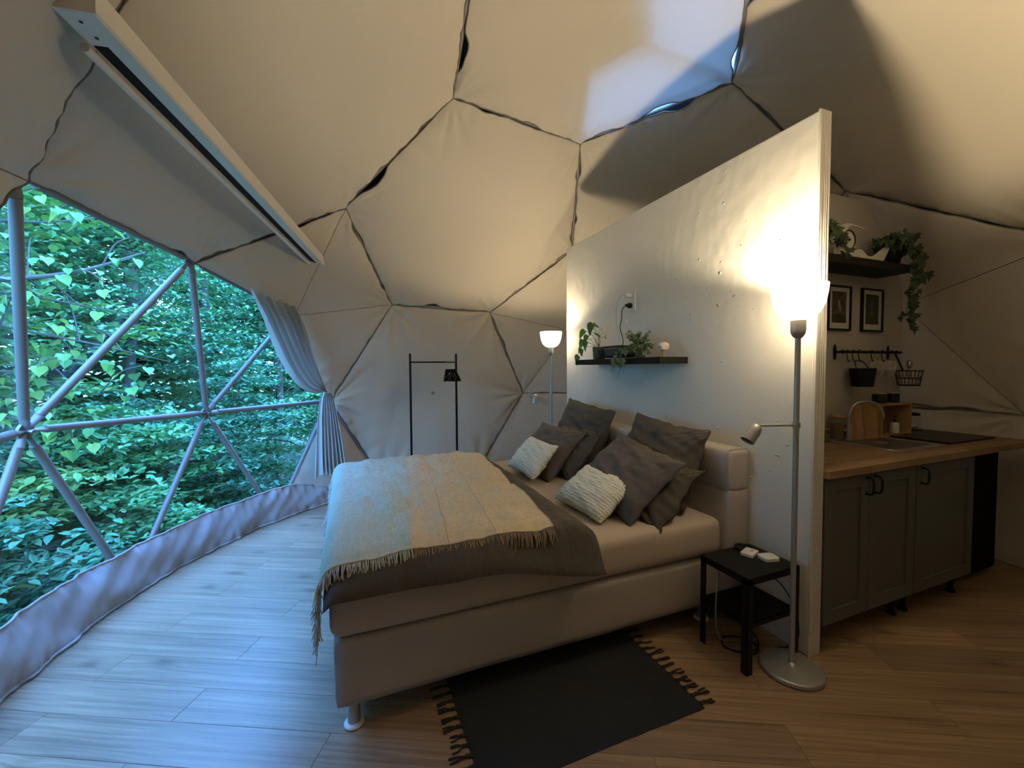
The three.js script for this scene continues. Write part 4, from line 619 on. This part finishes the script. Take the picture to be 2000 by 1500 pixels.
  jarDark(3.5, 'shiny black jar with a steel lid on the crate, left of its twin'); jarDark(3.65, 'shiny black jar with a steel lid on the crate, right of its twin');
  const bt = thing('soap_bottle', 'small white bottle with a dark pump inside the wooden crate', 'bottle', [3.64, 0.9155, -1.74]); part('body', lathe([[0, 0], [0.024, 0], [0.026, 0.004], [0.026, 0.065], [0.02, 0.075], [0.009, 0.078], [0, 0.078]], 26), M.ceramic, bt); part('pump', [cyl(0.007, 0.007, 0.022, 0, 0.076), cyl(0.003, 0.003, 0.022, 0, 0.096), box(0.032, 0.008, 0.012, 0.007, 0.12, 0, 0.002)], M.black, bt);
  const jr = (x, z, r, h, label, fill) => { const o = thing('glass_jar', label, 'jar', [x, 0.9, z]); part('glass', lathe([[0, 0.002], [r * 0.95, 0.002], [r, 0.01], [r, h * 0.74], [r * 0.86, h * 0.84], [r * 0.86, h * 0.88]], 32), M.glass, o); part('contents', lathe([[0, 0.005], [r * 0.9, 0.005], [r * 0.93, 0.012], [r * 0.93, h * fill], [0, h * fill + 0.004]], 28), mat([0.14, 0.085, 0.045], 0.9), o); part('lid', lathe([[0, h * 0.86], [r * 0.92, h * 0.86], [r * 0.94, h * 0.98], [r * 0.9, h], [0, h]], 28), M.pine, o); };
  jr(3.085, -1.79, 0.048, 0.165, 'large glass jar of brown food with a wooden lid beside the tap', 0.62); jr(2.91, -1.77, 0.036, 0.09, 'low glass jar with a wooden lid at the partition end of the worktop', 0.6);
  const kt = thing('kettle', 'glass kettle with a dark lid and handle between the crate and the tent wall', 'kettle', [3.96, 0.9, -1.8]); part('base', cyl(0.072, 0.07, 0.016, 0, 0, 0, 30), M.black, kt); part('glass', lathe([[0.068, 0.016], [0.07, 0.03], [0.066, 0.09], [0.056, 0.125]], 34), M.glass, kt); part('lid', lathe([[0, 0.124], [0.057, 0.124], [0.057, 0.136], [0.05, 0.142], [0.012, 0.144], [0.01, 0.156], [0, 0.158]], 30), M.black, kt); part('handle', tube([[0.055, 0.125, 0.0], [0.1, 0.115, 0.02], [0.105, 0.07, 0.02], [0.07, 0.03, 0.005]], 0.007, 30, 8), M.glass, kt);

  // rail with hooks on the wall
  const rl = thing('utensil_rail', 'black iron kitchen rail with scrolled brackets on the white kitchen wall', 'rail', [3.47, 1.495, -1.86]);
  part('bar', rod([-0.34, 0, 0.055], [0.36, 0, 0.055], 0.0095), M.black, rl); for (const x of [-0.32, 0.3]) { part('bracket', [(() => { const s = new THREE.SphereGeometry(1, 16, 12); s.scale(0.016, 0.055, 0.006); s.translate(x, 0, 0.005); return s; })(), rod([x, 0, 0], [x, 0, 0.055], 0.008), (() => { const s = new THREE.SphereGeometry(0.014, 14, 10); s.translate(x, 0, 0.055); return s; })()], M.black, rl); }
  const hk = new THREE.Group(); hk.name = 'hook'; part('wire', tube([[0, -0.006, 0.012], [0, 0.01, 0.008], [0, 0.011, -0.004], [0.0, -0.002, -0.011], [0, -0.03, -0.004], [0, -0.055, 0.004], [0, -0.068, 0.016], [0, -0.06, 0.028]], 0.0028, 40, 7), M.black, hk);
  [[3.2, 'bare of anything, nearest the left bracket'], [3.26, 'carrying the black tub, left of the two'], [3.33, 'carrying the black tub, right of the two'], [3.475, 'holding the left mug by its handle'], [3.6, 'holding the right mug by its handle']].forEach(([x, l], i) => { const h = i ? hk.clone() : hk; h.name = numbered('hook'); h.position.set(x, 1.496, -1.805); h.rotation.y = -0.5; scene.add(h); tag(h, `black S hook on the kitchen rail, ${l}`, 'hook'); });
  const pt = thing('hanging_tub', 'black metal tub hanging from two hooks on the kitchen rail', 'container', [3.3, 1.255, -1.765]); part('body', lathe([[0, 0], [0.058, 0], [0.062, 0.004], [0.074, 0.12], [0.079, 0.124], [0.074, 0.127], [0.07, 0.12], [0.056, 0.006], [0, 0.006]], 36), M.black, pt); part('handle', tube([[-0.07, 0.12, 0], [-0.05, 0.165, -0.02], [0, 0.18, -0.03], [0.05, 0.165, -0.02], [0.07, 0.12, 0]], 0.003, 30, 6), M.black, pt);
  const mug = (x, label) => { const o = thing('mug', label, 'mug', [x, 1.375, -1.77]); o.rotation.order = 'YXZ'; o.rotation.set(0.9, -0.6, 0.35); const g = lathe([[0, -0.045], [0.034, -0.045], [0.039, -0.04], [0.04, 0.045], [0.038, 0.047], [0.0365, 0.045], [0.0355, -0.036], [0, -0.04]], 36); part('body', g, M.ceramic, o); part('handle', tube([[0, 0.03, -0.038], [0, 0.034, -0.06], [0, 0.012, -0.07], [0, -0.012, -0.062], [0, -0.026, -0.038]], 0.005, 30, 8), M.ceramic, o); };
  mug(3.475, 'white mug hanging from the kitchen rail next to the black tub'); mug(3.61, 'white mug hanging from the kitchen rail next to the wire basket');
  const bk = thing('wire_basket', 'black wire basket hanging from the right end of the kitchen rail', 'basket', [3.83, 1.25, -1.755]);
  const ringAt = (r, y, t = 0.003) => { const g = new THREE.TorusGeometry(r, t, 6, 36); g.rotateX(Math.PI / 2); g.translate(0, y, 0); return g; };
  part('rim', [ringAt(0.078, 0.11, 0.004)], M.black, bk); part('wires', [ringAt(0.07, 0.055), ringAt(0.06, 0.003, 0.004), ...[...Array(20)].map((_, i) => { const a = i / 20 * 2 * Math.PI, b = a + 0.3; return rod([0.078 * Math.cos(a), 0.11, 0.078 * Math.sin(a)], [0.06 * Math.cos(b), 0.003, 0.06 * Math.sin(b)], 0.0018, 5); }), ...[...Array(7)].map((_, i) => rod([-0.06 + i * 0.02, 0.003, -Math.sqrt(Math.max(0, 0.0036 - (-0.06 + i * 0.02) ** 2))], [-0.06 + i * 0.02, 0.003, Math.sqrt(Math.max(0, 0.0036 - (-0.06 + i * 0.02) ** 2))], 0.0018, 5))], M.black, bk, { kind: 'stuff' });
  part('strap', tube([[-0.12, 0.255, -0.052], [-0.13, 0.245, -0.03], [-0.105, 0.2, -0.02], [-0.078, 0.115, 0]], 0.007, 24, 6), M.black, bk);
  const gl = (dx, dz, s, label) => { const o = thing('tea_strainer', label, 'strainer', [3.83 + dx, 1.258, -1.755 + dz]); const g = new THREE.SphereGeometry(0.028 * s, 20, 14); g.scale(0.8, 1.1, 0.45); g.translate(0, 0.15, 0); part('bowl', g, mat([0.7, 0.7, 0.68], 0.15, { metalness: 1 }), o); part('handle', rod([0, 0.0, 0], [0, 0.12, 0], 0.0045), M.steel, o); };
  gl(0.015, 0.0, 1, 'steel spoon end sticking out of the wire basket, in front'); gl(0.045, -0.02, 1.1, 'steel spoon end sticking out of the wire basket, rearmost and tallest');
  // pictures
  const pic = (x, label, draw) => {
    const o = thing('picture_frame', label, 'picture', [x, 1.8, -1.858]), w = 0.25, h = 0.31, b = 0.013;
    part('frame', [box(w, b, 0.018, 0, h / 2 - b / 2, 0.009, 0.001), box(w, b, 0.018, 0, -h / 2 + b / 2, 0.009, 0.001), box(b, h - 2 * b, 0.018, -w / 2 + b / 2, 0, 0.009, 0.001), box(b, h - 2 * b, 0.018, w / 2 - b / 2, 0, 0.009, 0.001)], M.blackWood, o);
    part('mat_board', box(w - 0.02, h - 0.02, 0.004, 0, 0, 0.006, 0.0005), M.paper, o);
    const t = tex(96, 128, (u, v) => draw(u, 1 - v), [1, 1], true); const g = new THREE.PlaneGeometry(0.155, 0.215); g.translate(0, 0.006, 0.0086); const p = part('print', g, mat([1, 1, 1], 0.8, { map: t }), o); void p;
    const gg = new THREE.PlaneGeometry(w - 0.02, h - 0.02); gg.translate(0, 0, 0.013); part('glass', gg, M.glass, o);
  };
  pic(3.175, 'black framed print of a pale leaning shape on brown, nearer the partition', (u, v) => { const c = [0.3, 0.26, 0.22], d = Math.abs((u - 0.52) - (v - 0.45) * 0.35), in1 = v > 0.28 && v < 0.62 && d < 0.085, base = v > 0.62 && v < 0.7 && Math.abs(u - 0.5) < 0.3; return in1 ? [0.6, 0.56, 0.5] : base ? [0.42, 0.38, 0.33] : v > 0.75 ? [0.22, 0.19, 0.17] : c.map((q) => q + 0.08 * n3(u * 6, v * 6)); });
  pic(3.55, 'black framed print of a thin pale figure on dark green, next to the tent wall', (u, v) => { const st = Math.abs(u - 0.47) < 0.03 + 0.04 * smooth(0.55, 0.7, v) && v > 0.22 && v < 0.7; return st ? [0.5, 0.52, 0.48] : [0.17, 0.18, 0.15].map((q) => q + 0.05 * n3(u * 5, v * 5)); });
  // shelf above
  const ks = thing('kitchen_shelf', 'dark brown floating shelf high on the white kitchen wall', 'shelf', [2.9, 2.06, -1.755]); part('board', box(1.42, 0.05, 0.208, 0, 0, 0, 0.002), M.blackWood, ks); part('rail', box(1.38, 0.03, 0.008, 0, 0, -0.1, 0.001), M.blackWood, ks);
  const sp = thing('ship_ornament', 'white ship shaped sculpture with black wheel on the kitchen shelf', 'ornament', [2.93, 2.0855, -1.73]);
  const ex = (pts, d, z) => { const s = new THREE.Shape(); s.moveTo(...pts[0]); s.splineThru(pts.slice(1).map((q) => new THREE.Vector2(...q))); const g = new THREE.ExtrudeGeometry(s, { depth: d, bevelEnabled: true, bevelSize: 0.002, bevelThickness: 0.002, bevelSegments: 2, curveSegments: 40 }); g.translate(0, 0.003, z); return g; };
  part('hull', [ex([[-0.08, 0], [-0.07, 0.05], [0.0, 0.062], [0.09, 0.04], [0.19, 0.066], [0.27, 0.032], [0.34, 0.04], [0.42, 0.085], [0.495, 0.13], [0.505, 0.115], [0.45, 0.03], [0.42, 0]], 0.012, 0.02)], M.ceramic, sp); part('sail', [ex([[-0.09, 0.12], [-0.02, 0.18], [0.07, 0.222], [0.13, 0.232], [0.29, 0.215], [0.14, 0.222], [0.085, 0.19], [0.03, 0.1], [-0.06, 0.09]], 0.006, 0.0)], M.ceramic, sp);
  part('wheel', [(() => { const g = new THREE.TorusGeometry(0.058, 0.0035, 8, 44); g.translate(0.05, 0.115, 0.045); return g; })(), rod([0.05, 0.115, 0.045], [-0.0, 0.112, 0.045], 0.002), (() => { const g = new THREE.SphereGeometry(0.008, 12, 10); g.translate(0.05, 0.115, 0.045); return g; })()], M.black, sp); part('disc', (() => { const g = new THREE.CylinderGeometry(0.054, 0.054, 0.004, 36); g.rotateX(Math.PI / 2); g.translate(0.05, 0.115, 0.038); return g; })(), M.ceramic, sp);
  part('scroll', [rod([0.1, 0.165, -0.03], [0.21, 0.165, -0.03], 0.017), rod([0.11, 0.105, -0.03], [0.225, 0.105, -0.03], 0.016)], M.ceramic, sp); part('post', [rod([0.15, 0, -0.03], [0.15, 0.17, -0.03], 0.004)], M.ceramic, sp);
  const q = rng(91), ivy = (name, label, pos, dirs, n, spread) => {
    const o = thing(name, label, 'plant', pos); part('pot', lathe([[0, 0], [0.05, 0], [0.062, 0.09], [0.064, 0.1], [0.058, 0.1], [0, 0.09]], 28), M.black, o);
    for (const [e, k] of dirs) { const c = new THREE.CatmullRomCurve3(e.map((p) => V(...p))); part('vine', new THREE.TubeGeometry(c, 40, 0.0018, 5), M.stem, o); for (let i = 0; i < k; i++) { const b = c.getPoint(0.12 + 0.88 * (i + 0.7 * q()) / k).add(V(spread * (q() - 0.5), 0.02 * (q() - 0.5), spread * (q() - 0.4))), lf = part('leaf', q() > 0.6 ? leafs.ivyBig : leafs.ivy, q() > 0.25 ? M.leafDark : M.leafIvy, o); lf.position.copy(b); orient(lf, V((q() - 0.6) * 1.6, -0.5 - 0.4 * q(), 0.5 * q()), V(-0.45, 0.45, 0.75), 0.85 + 0.45 * q()); } }
  };
  const bush = []; for (let i = 0; i < 16; i++) { const a = i * 2.4; bush.push([[[0, 0.09, 0], [0.05 * Math.cos(a), 0.17 + 0.03 * q(), 0.04 * Math.sin(a)], [0.13 * Math.cos(a) + 0.05 * (q() - 0.5), 0.06 + 0.16 * q(), 0.09 * Math.sin(a) + 0.03]], 9]); }
  ivy('ivy_plant', 'dark green ivy trailing far down from the right end of the kitchen shelf', [3.53, 2.0855, -1.74], [...bush, [[[0, 0.1, 0], [0.05, 0.12, 0.1], [0.07, 0.0, 0.125], [0.08, -0.15, 0.1], [0.075, -0.3, 0.09], [0.08, -0.43, 0.09]], 28], [[[0, 0.1, 0], [0.02, 0.11, 0.1], [0.035, -0.02, 0.12], [0.02, -0.17, 0.1], [0.01, -0.28, 0.1], [0.0, -0.37, 0.09]], 20], [[[0, 0.1, 0], [-0.09, 0.14, 0.05], [-0.15, 0.16, 0.06], [-0.2, 0.13, 0.05]], 6], [[[0, 0.1, 0], [0.13, 0.12, 0.06], [0.18, 0.03, 0.09], [0.19, -0.06, 0.08]], 8]], 0, 0.06);
  ivy('ivy_plant', 'dark ivy peeping out from behind the partition at the left end of the kitchen shelf', [2.75, 2.0855, -1.74], [...bush.slice(0, 10), [[[0, 0.1, 0], [0.08, 0.13, 0.06], [0.13, 0.06, 0.08], [0.15, -0.02, 0.1]], 6]], 0, 0.05);
}

// ---------------------------------------------------------------- the forest outside the window
{
  const gH = (x, z) => { const d = Math.hypot(x - DC.x, z - DC.z); return -0.35 - 0.05 * Math.max(0, d - 3.2) + 0.12 * fbm(x * 0.5, z * 0.5, 3, 3); };
  const gg = grid(90, 90, (u, v) => { const x = (u - 0.5) * 60, z = (v - 0.5) * 60; return [x, gH(x, z), z]; }, (u, v) => [u * 60, v * 60]);
  const soilT = tex(128, 128, (x, y) => { const v = 0.6 + per((a, b) => fbm(a, b, 2, 4), x, y, 8); return [toS(0.055 * v), toS(0.09 * v), toS(0.04 * v)]; }, [0.5, 0.5], true);
  tag(part('ground', gg, mat([1, 1, 1], 1, { map: soilT })), null, null, null, 'structure');
  const mk = (c, tr) => mat(c, 0.75, { transmission: tr, thickness: 0 });
  const LM = [mk([0.1, 0.3, 0.09], 0.33), mk([0.19, 0.36, 0.065], 0.38), mk([0.07, 0.235, 0.1], 0.3)];
  const lgeo = (w, l, k) => { const pts = k === 'broad' ? [[0, 0.06], [0.2, 0], [0.46, 0.12], [0.56, 0.36], [0.48, 0.6], [0.26, 0.82], [0.08, 0.96], [0, 1.12], [-0.08, 0.96], [-0.26, 0.82], [-0.48, 0.6], [-0.56, 0.36], [-0.46, 0.12], [-0.2, 0]] : [[0, 0], [0.36, 0.28], [0.34, 0.62], [0, 1], [-0.34, 0.62], [-0.36, 0.28]]; const g = new THREE.BufferGeometry(), P = []; const q = pts.map(([x, y]) => V(x * w, y * l, Math.abs(x) * w * 0.35 - 0.18 * y * y * l)); for (let i = 1; i < q.length - 1; i++) P.push(q[0], q[i], q[i + 1]); g.setFromPoints(P); g.setAttribute('uv', new THREE.Float32BufferAttribute(new Float32Array(P.length * 2), 2)); g.computeVertexNormals(); return g; };
  const G = { broad: lgeo(0.062, 0.07, 'broad'), mid: lgeo(0.06, 0.085), small: lgeo(0.048, 0.07), big: lgeo(0.14, 0.19) };
  const dummy = new THREE.Object3D(), tint = new THREE.Color();
  function foliage(parent, q, blobs, count, geo, m, size, droop, bright) {
    const im = new THREE.InstancedMesh(geo, m, count); im.name = 'foliage'; im.userData.kind = 'stuff'; im.castShadow = im.receiveShadow = true;
    let tot = 0; const cum = blobs.map((b) => (tot += b[3] * b[3]));
    for (let i = 0; i < count; i++) {
      const r = q() * tot, b = blobs[cum.findIndex((c) => c >= r)], u = V(q() * 2 - 1, q() * 2 - 1, q() * 2 - 1).normalize(), rad = b[3] * Math.pow(q(), 0.4);
      dummy.position.set(b[0] + u.x * rad, b[1] + u.y * rad * 0.75, b[2] + u.z * rad);
      const layer = Math.round(dummy.position.y / 0.24 + 0.4 * n3(dummy.position.x, dummy.position.z, 2)) * 0.24; dummy.position.y = lerp(dummy.position.y, layer, 0.55);
      dummy.rotation.set(-Math.PI / 2 + droop + (q() - 0.5) * 1.2, q() * 6.283, (q() - 0.5) * 1.1, 'YXZ'); dummy.scale.setScalar(size * (0.65 + 0.7 * q())); dummy.updateMatrix(); im.setMatrixAt(i, dummy.matrix);
      const k = 0.82 + 0.36 * q(); tint.setRGB(k * bright * (0.8 + 0.45 * q()), k * bright, k * bright * (0.8 + 0.4 * q())); im.setColorAt(i, tint);
    }
    parent.add(im); return im;
  }
  function tree(name, label, group, x, z, h, spread, count, geo, m, size, seed, opt = {}) {
    const q = rng(seed), o = thing(name, label, name === 'bush' ? 'bush' : 'tree', [x, gH(x, z), z], 0, group), blobs = [], lo = opt.low ?? 0.12;
    const bends = [...Array(5)].map((_, i) => [0.12 * h * (q() - 0.5) * 0.35 * i / 4, h * i / 4 * 0.9, 0.12 * h * (q() - 0.5) * 0.35 * i / 4]);
    if (!opt.bare) part('trunk', tube(bends, 0.02 + 0.012 * h, 30, 8), M.bark, o);
    for (let i = 0; i < (opt.n ?? 10); i++) {
      const t = lo + (1 - lo) * (i + q()) / (opt.n ?? 10), a = i * 2.4 + q(), rr = spread * (0.35 + 0.65 * q()) * (opt.cone ? 1.1 - 0.85 * t : Math.sin(Math.PI * clamp(0.22 + 0.72 * t))), e = V(rr * Math.cos(a), h * t + 0.15 * rr, rr * Math.sin(a)), s = V(bends[2][0] * t, Math.max(0.05, h * t * 0.8), bends[2][2] * t);
      part('branch', tube([s, s.clone().lerp(e, 0.5).add(V(0, 0.06 * rr + 0.05, 0)), e], 0.006 + 0.003 * h * (1 - t), 10, 5), M.bark, o); blobs.push([e.x, e.y, e.z, spread * (0.3 + 0.22 * q())]); blobs.push([e.x * 0.5, e.y - 0.05, e.z * 0.5, spread * 0.34]);
    }
    foliage(o, q, blobs, count, geo, m, size, opt.droop ?? 0.25, opt.bright ?? 1); return o;
  }
  // window side: directions seen from the bed end, angle measured from straight ahead along the partition towards the window
  const at = (deg, d) => [-Math.sin(deg * Math.PI / 180) * d, -Math.cos(deg * Math.PI / 180) * d];
  const bushes = 'leafy bushes growing right outside the dome window', back = 'dense green trees closing the view behind the bushes';
  let seed = 100;
  for (const [deg, d, h, s, n, k, mi, b] of [[4, 6.3, 1.5, 0.8, 5200, 'small', 0, 1], [12, 6.2, 1.7, 0.9, 6000, 'small', 2, 1], [20, 5.6, 1.3, 0.8, 5200, 'mid', 0, 1.1], [27, 5.3, 1.5, 0.9, 5200, 'mid', 0, 1], [34, 4.9, 1.3, 0.8, 5000, 'mid', 1, 0.9], [42, 4.4, 1.2, 0.75, 4600, 'mid', 0, 1], [50, 4.2, 1.25, 0.8, 4600, 'mid', 2, 1.1], [60, 4.1, 1.2, 0.8, 3600, 'mid', 0, 1], [74, 4.0, 1.0, 0.7, 3000, 'mid', 0, 1], [92, 4.0, 1.1, 0.8, 2600, 'mid', 0, 1],
    [30, 4.25, 0.75, 0.55, 3600, 'small', 2, 1], [22, 4.9, 0.7, 0.5, 3000, 'small', 0, 1.1], [40, 3.6, 0.62, 0.5, 3200, 'small', 0, 1], [48, 3.35, 0.6, 0.5, 3200, 'small', 2, 1], [58, 3.25, 0.6, 0.5, 2800, 'small', 0, 1]]) {
    const [x, z] = at(deg, d); tree('bush', 'dense leafy green bush among others right outside the dome window', bushes, x, z, h, s, n, G[k], LM[mi], 1, seed++, { bare: true, low: 0.05, n: 9, bright: b });
  }
  for (const [deg, d, h, s, n, k, mi, b, cone] of [[1, 9.5, 5.2, 1.8, 7000, 'mid', 2, 1, 0], [8, 8.3, 3.4, 1.5, 6500, 'small', 2, 1.1, 0], [15, 9.0, 3.9, 1.6, 6500, 'small', 0, 1.2, 0], [21, 7.6, 4.2, 1.4, 9000, 'small', 2, 1, 1], [26, 8.8, 4.8, 1.7, 11000, 'mid', 0, 1.2, 0], [32, 7.4, 4.8, 1.7, 11000, 'mid', 0, 1, 0], [39, 6.9, 4.9, 1.7, 11000, 'mid', 2, 1, 0], [46, 6.6, 5.0, 1.7, 10000, 'mid', 0, 1, 0], [56, 6.6, 4.8, 1.8, 5500, 'mid', 0, 1, 0], [70, 7.0, 6.5, 2.1, 5500, 'big', 0, 1, 0], [88, 7.2, 7.0, 2.2, 5500, 'big', 0, 1, 0], [110, 7.5, 7.0, 2.2, 5000, 'big', 0, 1, 0],
    [-3, 12, 7.2, 2.3, 7500, 'big', 0, 1.0, 0], [3, 12.5, 7.7, 2.3, 7500, 'big', 2, 1.1, 0], [9, 12, 4.0, 2.0, 3500, 'big', 0, 1.0, 0], [14, 12.4, 4.0, 2.0, 3500, 'big', 0, 1.1, 0], [20, 12, 7.7, 2.3, 7500, 'big', 2, 1.0, 0], [25, 11.6, 8.2, 2.3, 7500, 'big', 0, 1.1, 0], [31, 11.4, 7.2, 2.3, 7500, 'big', 0, 1.0, 0], [37, 11, 7.7, 2.3, 7500, 'big', 2, 1.1, 0], [43, 10.6, 8.2, 2.3, 7500, 'big', 0, 1.0, 0], [50, 10.2, 7.2, 2.3, 7500, 'big', 0, 1.1, 0], [58, 10, 7.7, 2.3, 7500, 'big', 2, 1.0, 0]]) {
    const [x, z] = at(deg, d); tree('forest_tree', 'green leafy tree in the dense wall of trees beyond the window', back, x, z, h, s, n, G[k], LM[mi], 1.15, seed++, { low: 0.08, n: 13, bright: b, cone });
  }
  { // nearest tree: long dark limbs reaching in from the left with large pale leaves
    const [x, z] = at(38, 4.9), o = thing('broadleaf_tree', 'near tree with long dark limbs and large pale green leaves across the left window panes', 'tree', [x, gH(x, z), z]), q = rng(404), base = V(x, gH(x, z), z);
    part('trunk', tube([[0, 0, 0], [0.05, 1.2, 0.05], [0.0, 2.6, -0.05], [0.1, 4.2, 0.05]], 0.1, 30, 10), M.bark, o);
    const limbs = [[[0.02, 2.1, 0], [...pt(33, 4.5, 1.97)], [...pt(29.5, 4.5, 2.02)], [...pt(25, 4.55, 2.13)], [...pt(19.5, 4.8, 2.42)]], [[0.02, 2.0, 0], [...pt(32, 4.6, 1.93)], [...pt(28, 4.6, 1.94)], [...pt(21.5, 4.75, 1.88)]], [[0.0, 2.5, 0], [...pt(32, 4.6, 2.4)], [...pt(27, 4.7, 2.5)], [...pt(22, 4.9, 2.7)]], [[0, 1.7, 0], [...pt(32, 4.7, 1.72)], [...pt(26, 4.7, 1.66)], [...pt(18, 4.9, 1.48)]], [[0, 1.3, 0], [...pt(31, 4.7, 1.4)], [...pt(26, 4.8, 1.3)], [...pt(21, 4.9, 1.15)]], [[0, 1.0, 0], [...pt(31, 4.5, 1.1)], [...pt(28, 4.5, 1.05)], [...pt(24, 4.6, 0.95)]]];
    function pt(deg, d, y) { const [a, b] = at(deg, d); return [a - base.x, y - base.y, b - base.z]; }
    const taper = (c, n, r, k) => { const g = new THREE.TubeGeometry(c, n, r, k), p = g.attributes.position; for (let i = 0; i <= n; i++) { const m = c.getPointAt(i / n), f = 1 - 0.88 * i / n; for (let j = 0; j <= k; j++) { const w = i * (k + 1) + j; p.setXYZ(w, m.x + (p.getX(w) - m.x) * f, m.y + (p.getY(w) - m.y) * f, m.z + (p.getZ(w) - m.z) * f); } } g.computeVertexNormals(); return g; };
    const curves = limbs.map((l) => new THREE.CatmullRomCurve3(l.map((p) => V(...p))));
    curves.forEach((c, i) => { part('branch', taper(c, 40, [0.036, 0.02, 0.022, 0.018, 0.014, 0.012][i], 8), M.bark, o); for (let k = 0; k < 6; k++) { const a = c.getPoint(0.25 + 0.12 * k), e = a.clone().add(V((q() - 0.5) * 0.7, (q() - 0.35) * 0.6, (q() - 0.5) * 0.7)), tw = new THREE.CatmullRomCurve3([a, a.clone().lerp(e, 0.5).add(V(0, 0.06, 0)), e]); part('twig', new THREE.TubeGeometry(tw, 10, 0.006, 5), M.bark, o); curves.push(tw); } });
    const mats = [mk([0.15, 0.33, 0.06], 0.4), mk([0.1, 0.27, 0.06], 0.35), mk([0.24, 0.4, 0.07], 0.42)];
    for (let i = 0; i < 290; i++) { const c = curves[Math.floor(q() * curves.length)], p = c.getPoint(0.3 + 0.7 * q()).add(V((q() - 0.5) * 0.22, (q() - 0.5) * 0.2 - 0.03, (q() - 0.5) * 0.22)), lf = part('leaf', G.broad, mats[Math.floor(q() * 3)], o); lf.position.copy(p); orient(lf, V(q() - 0.5, -0.5 * q() - 0.15, q() - 0.5), V((q() - 0.5) * 0.8, 1, (q() - 0.5) * 0.8), 0.75 + 0.6 * q()); }
    const bl = []; for (let i = 0; i < 22; i++) { const c = curves[2 + i % 4], p = c.getPoint(0.3 + 0.7 * q()); bl.push([p.x - 0.25, p.y + 0.28, p.z - 0.35, 0.34]); }
    for (let i = 0; i < 10; i++) bl.push([0.9 * (q() - 0.5), 2.6 + 1.8 * q(), 0.9 * (q() - 0.5), 0.8]);
    foliage(o, q, bl, 4600, G.broad, mats[0], 0.9, 0.3, 0.9);
  }
}
renderer.render(scene, camera);
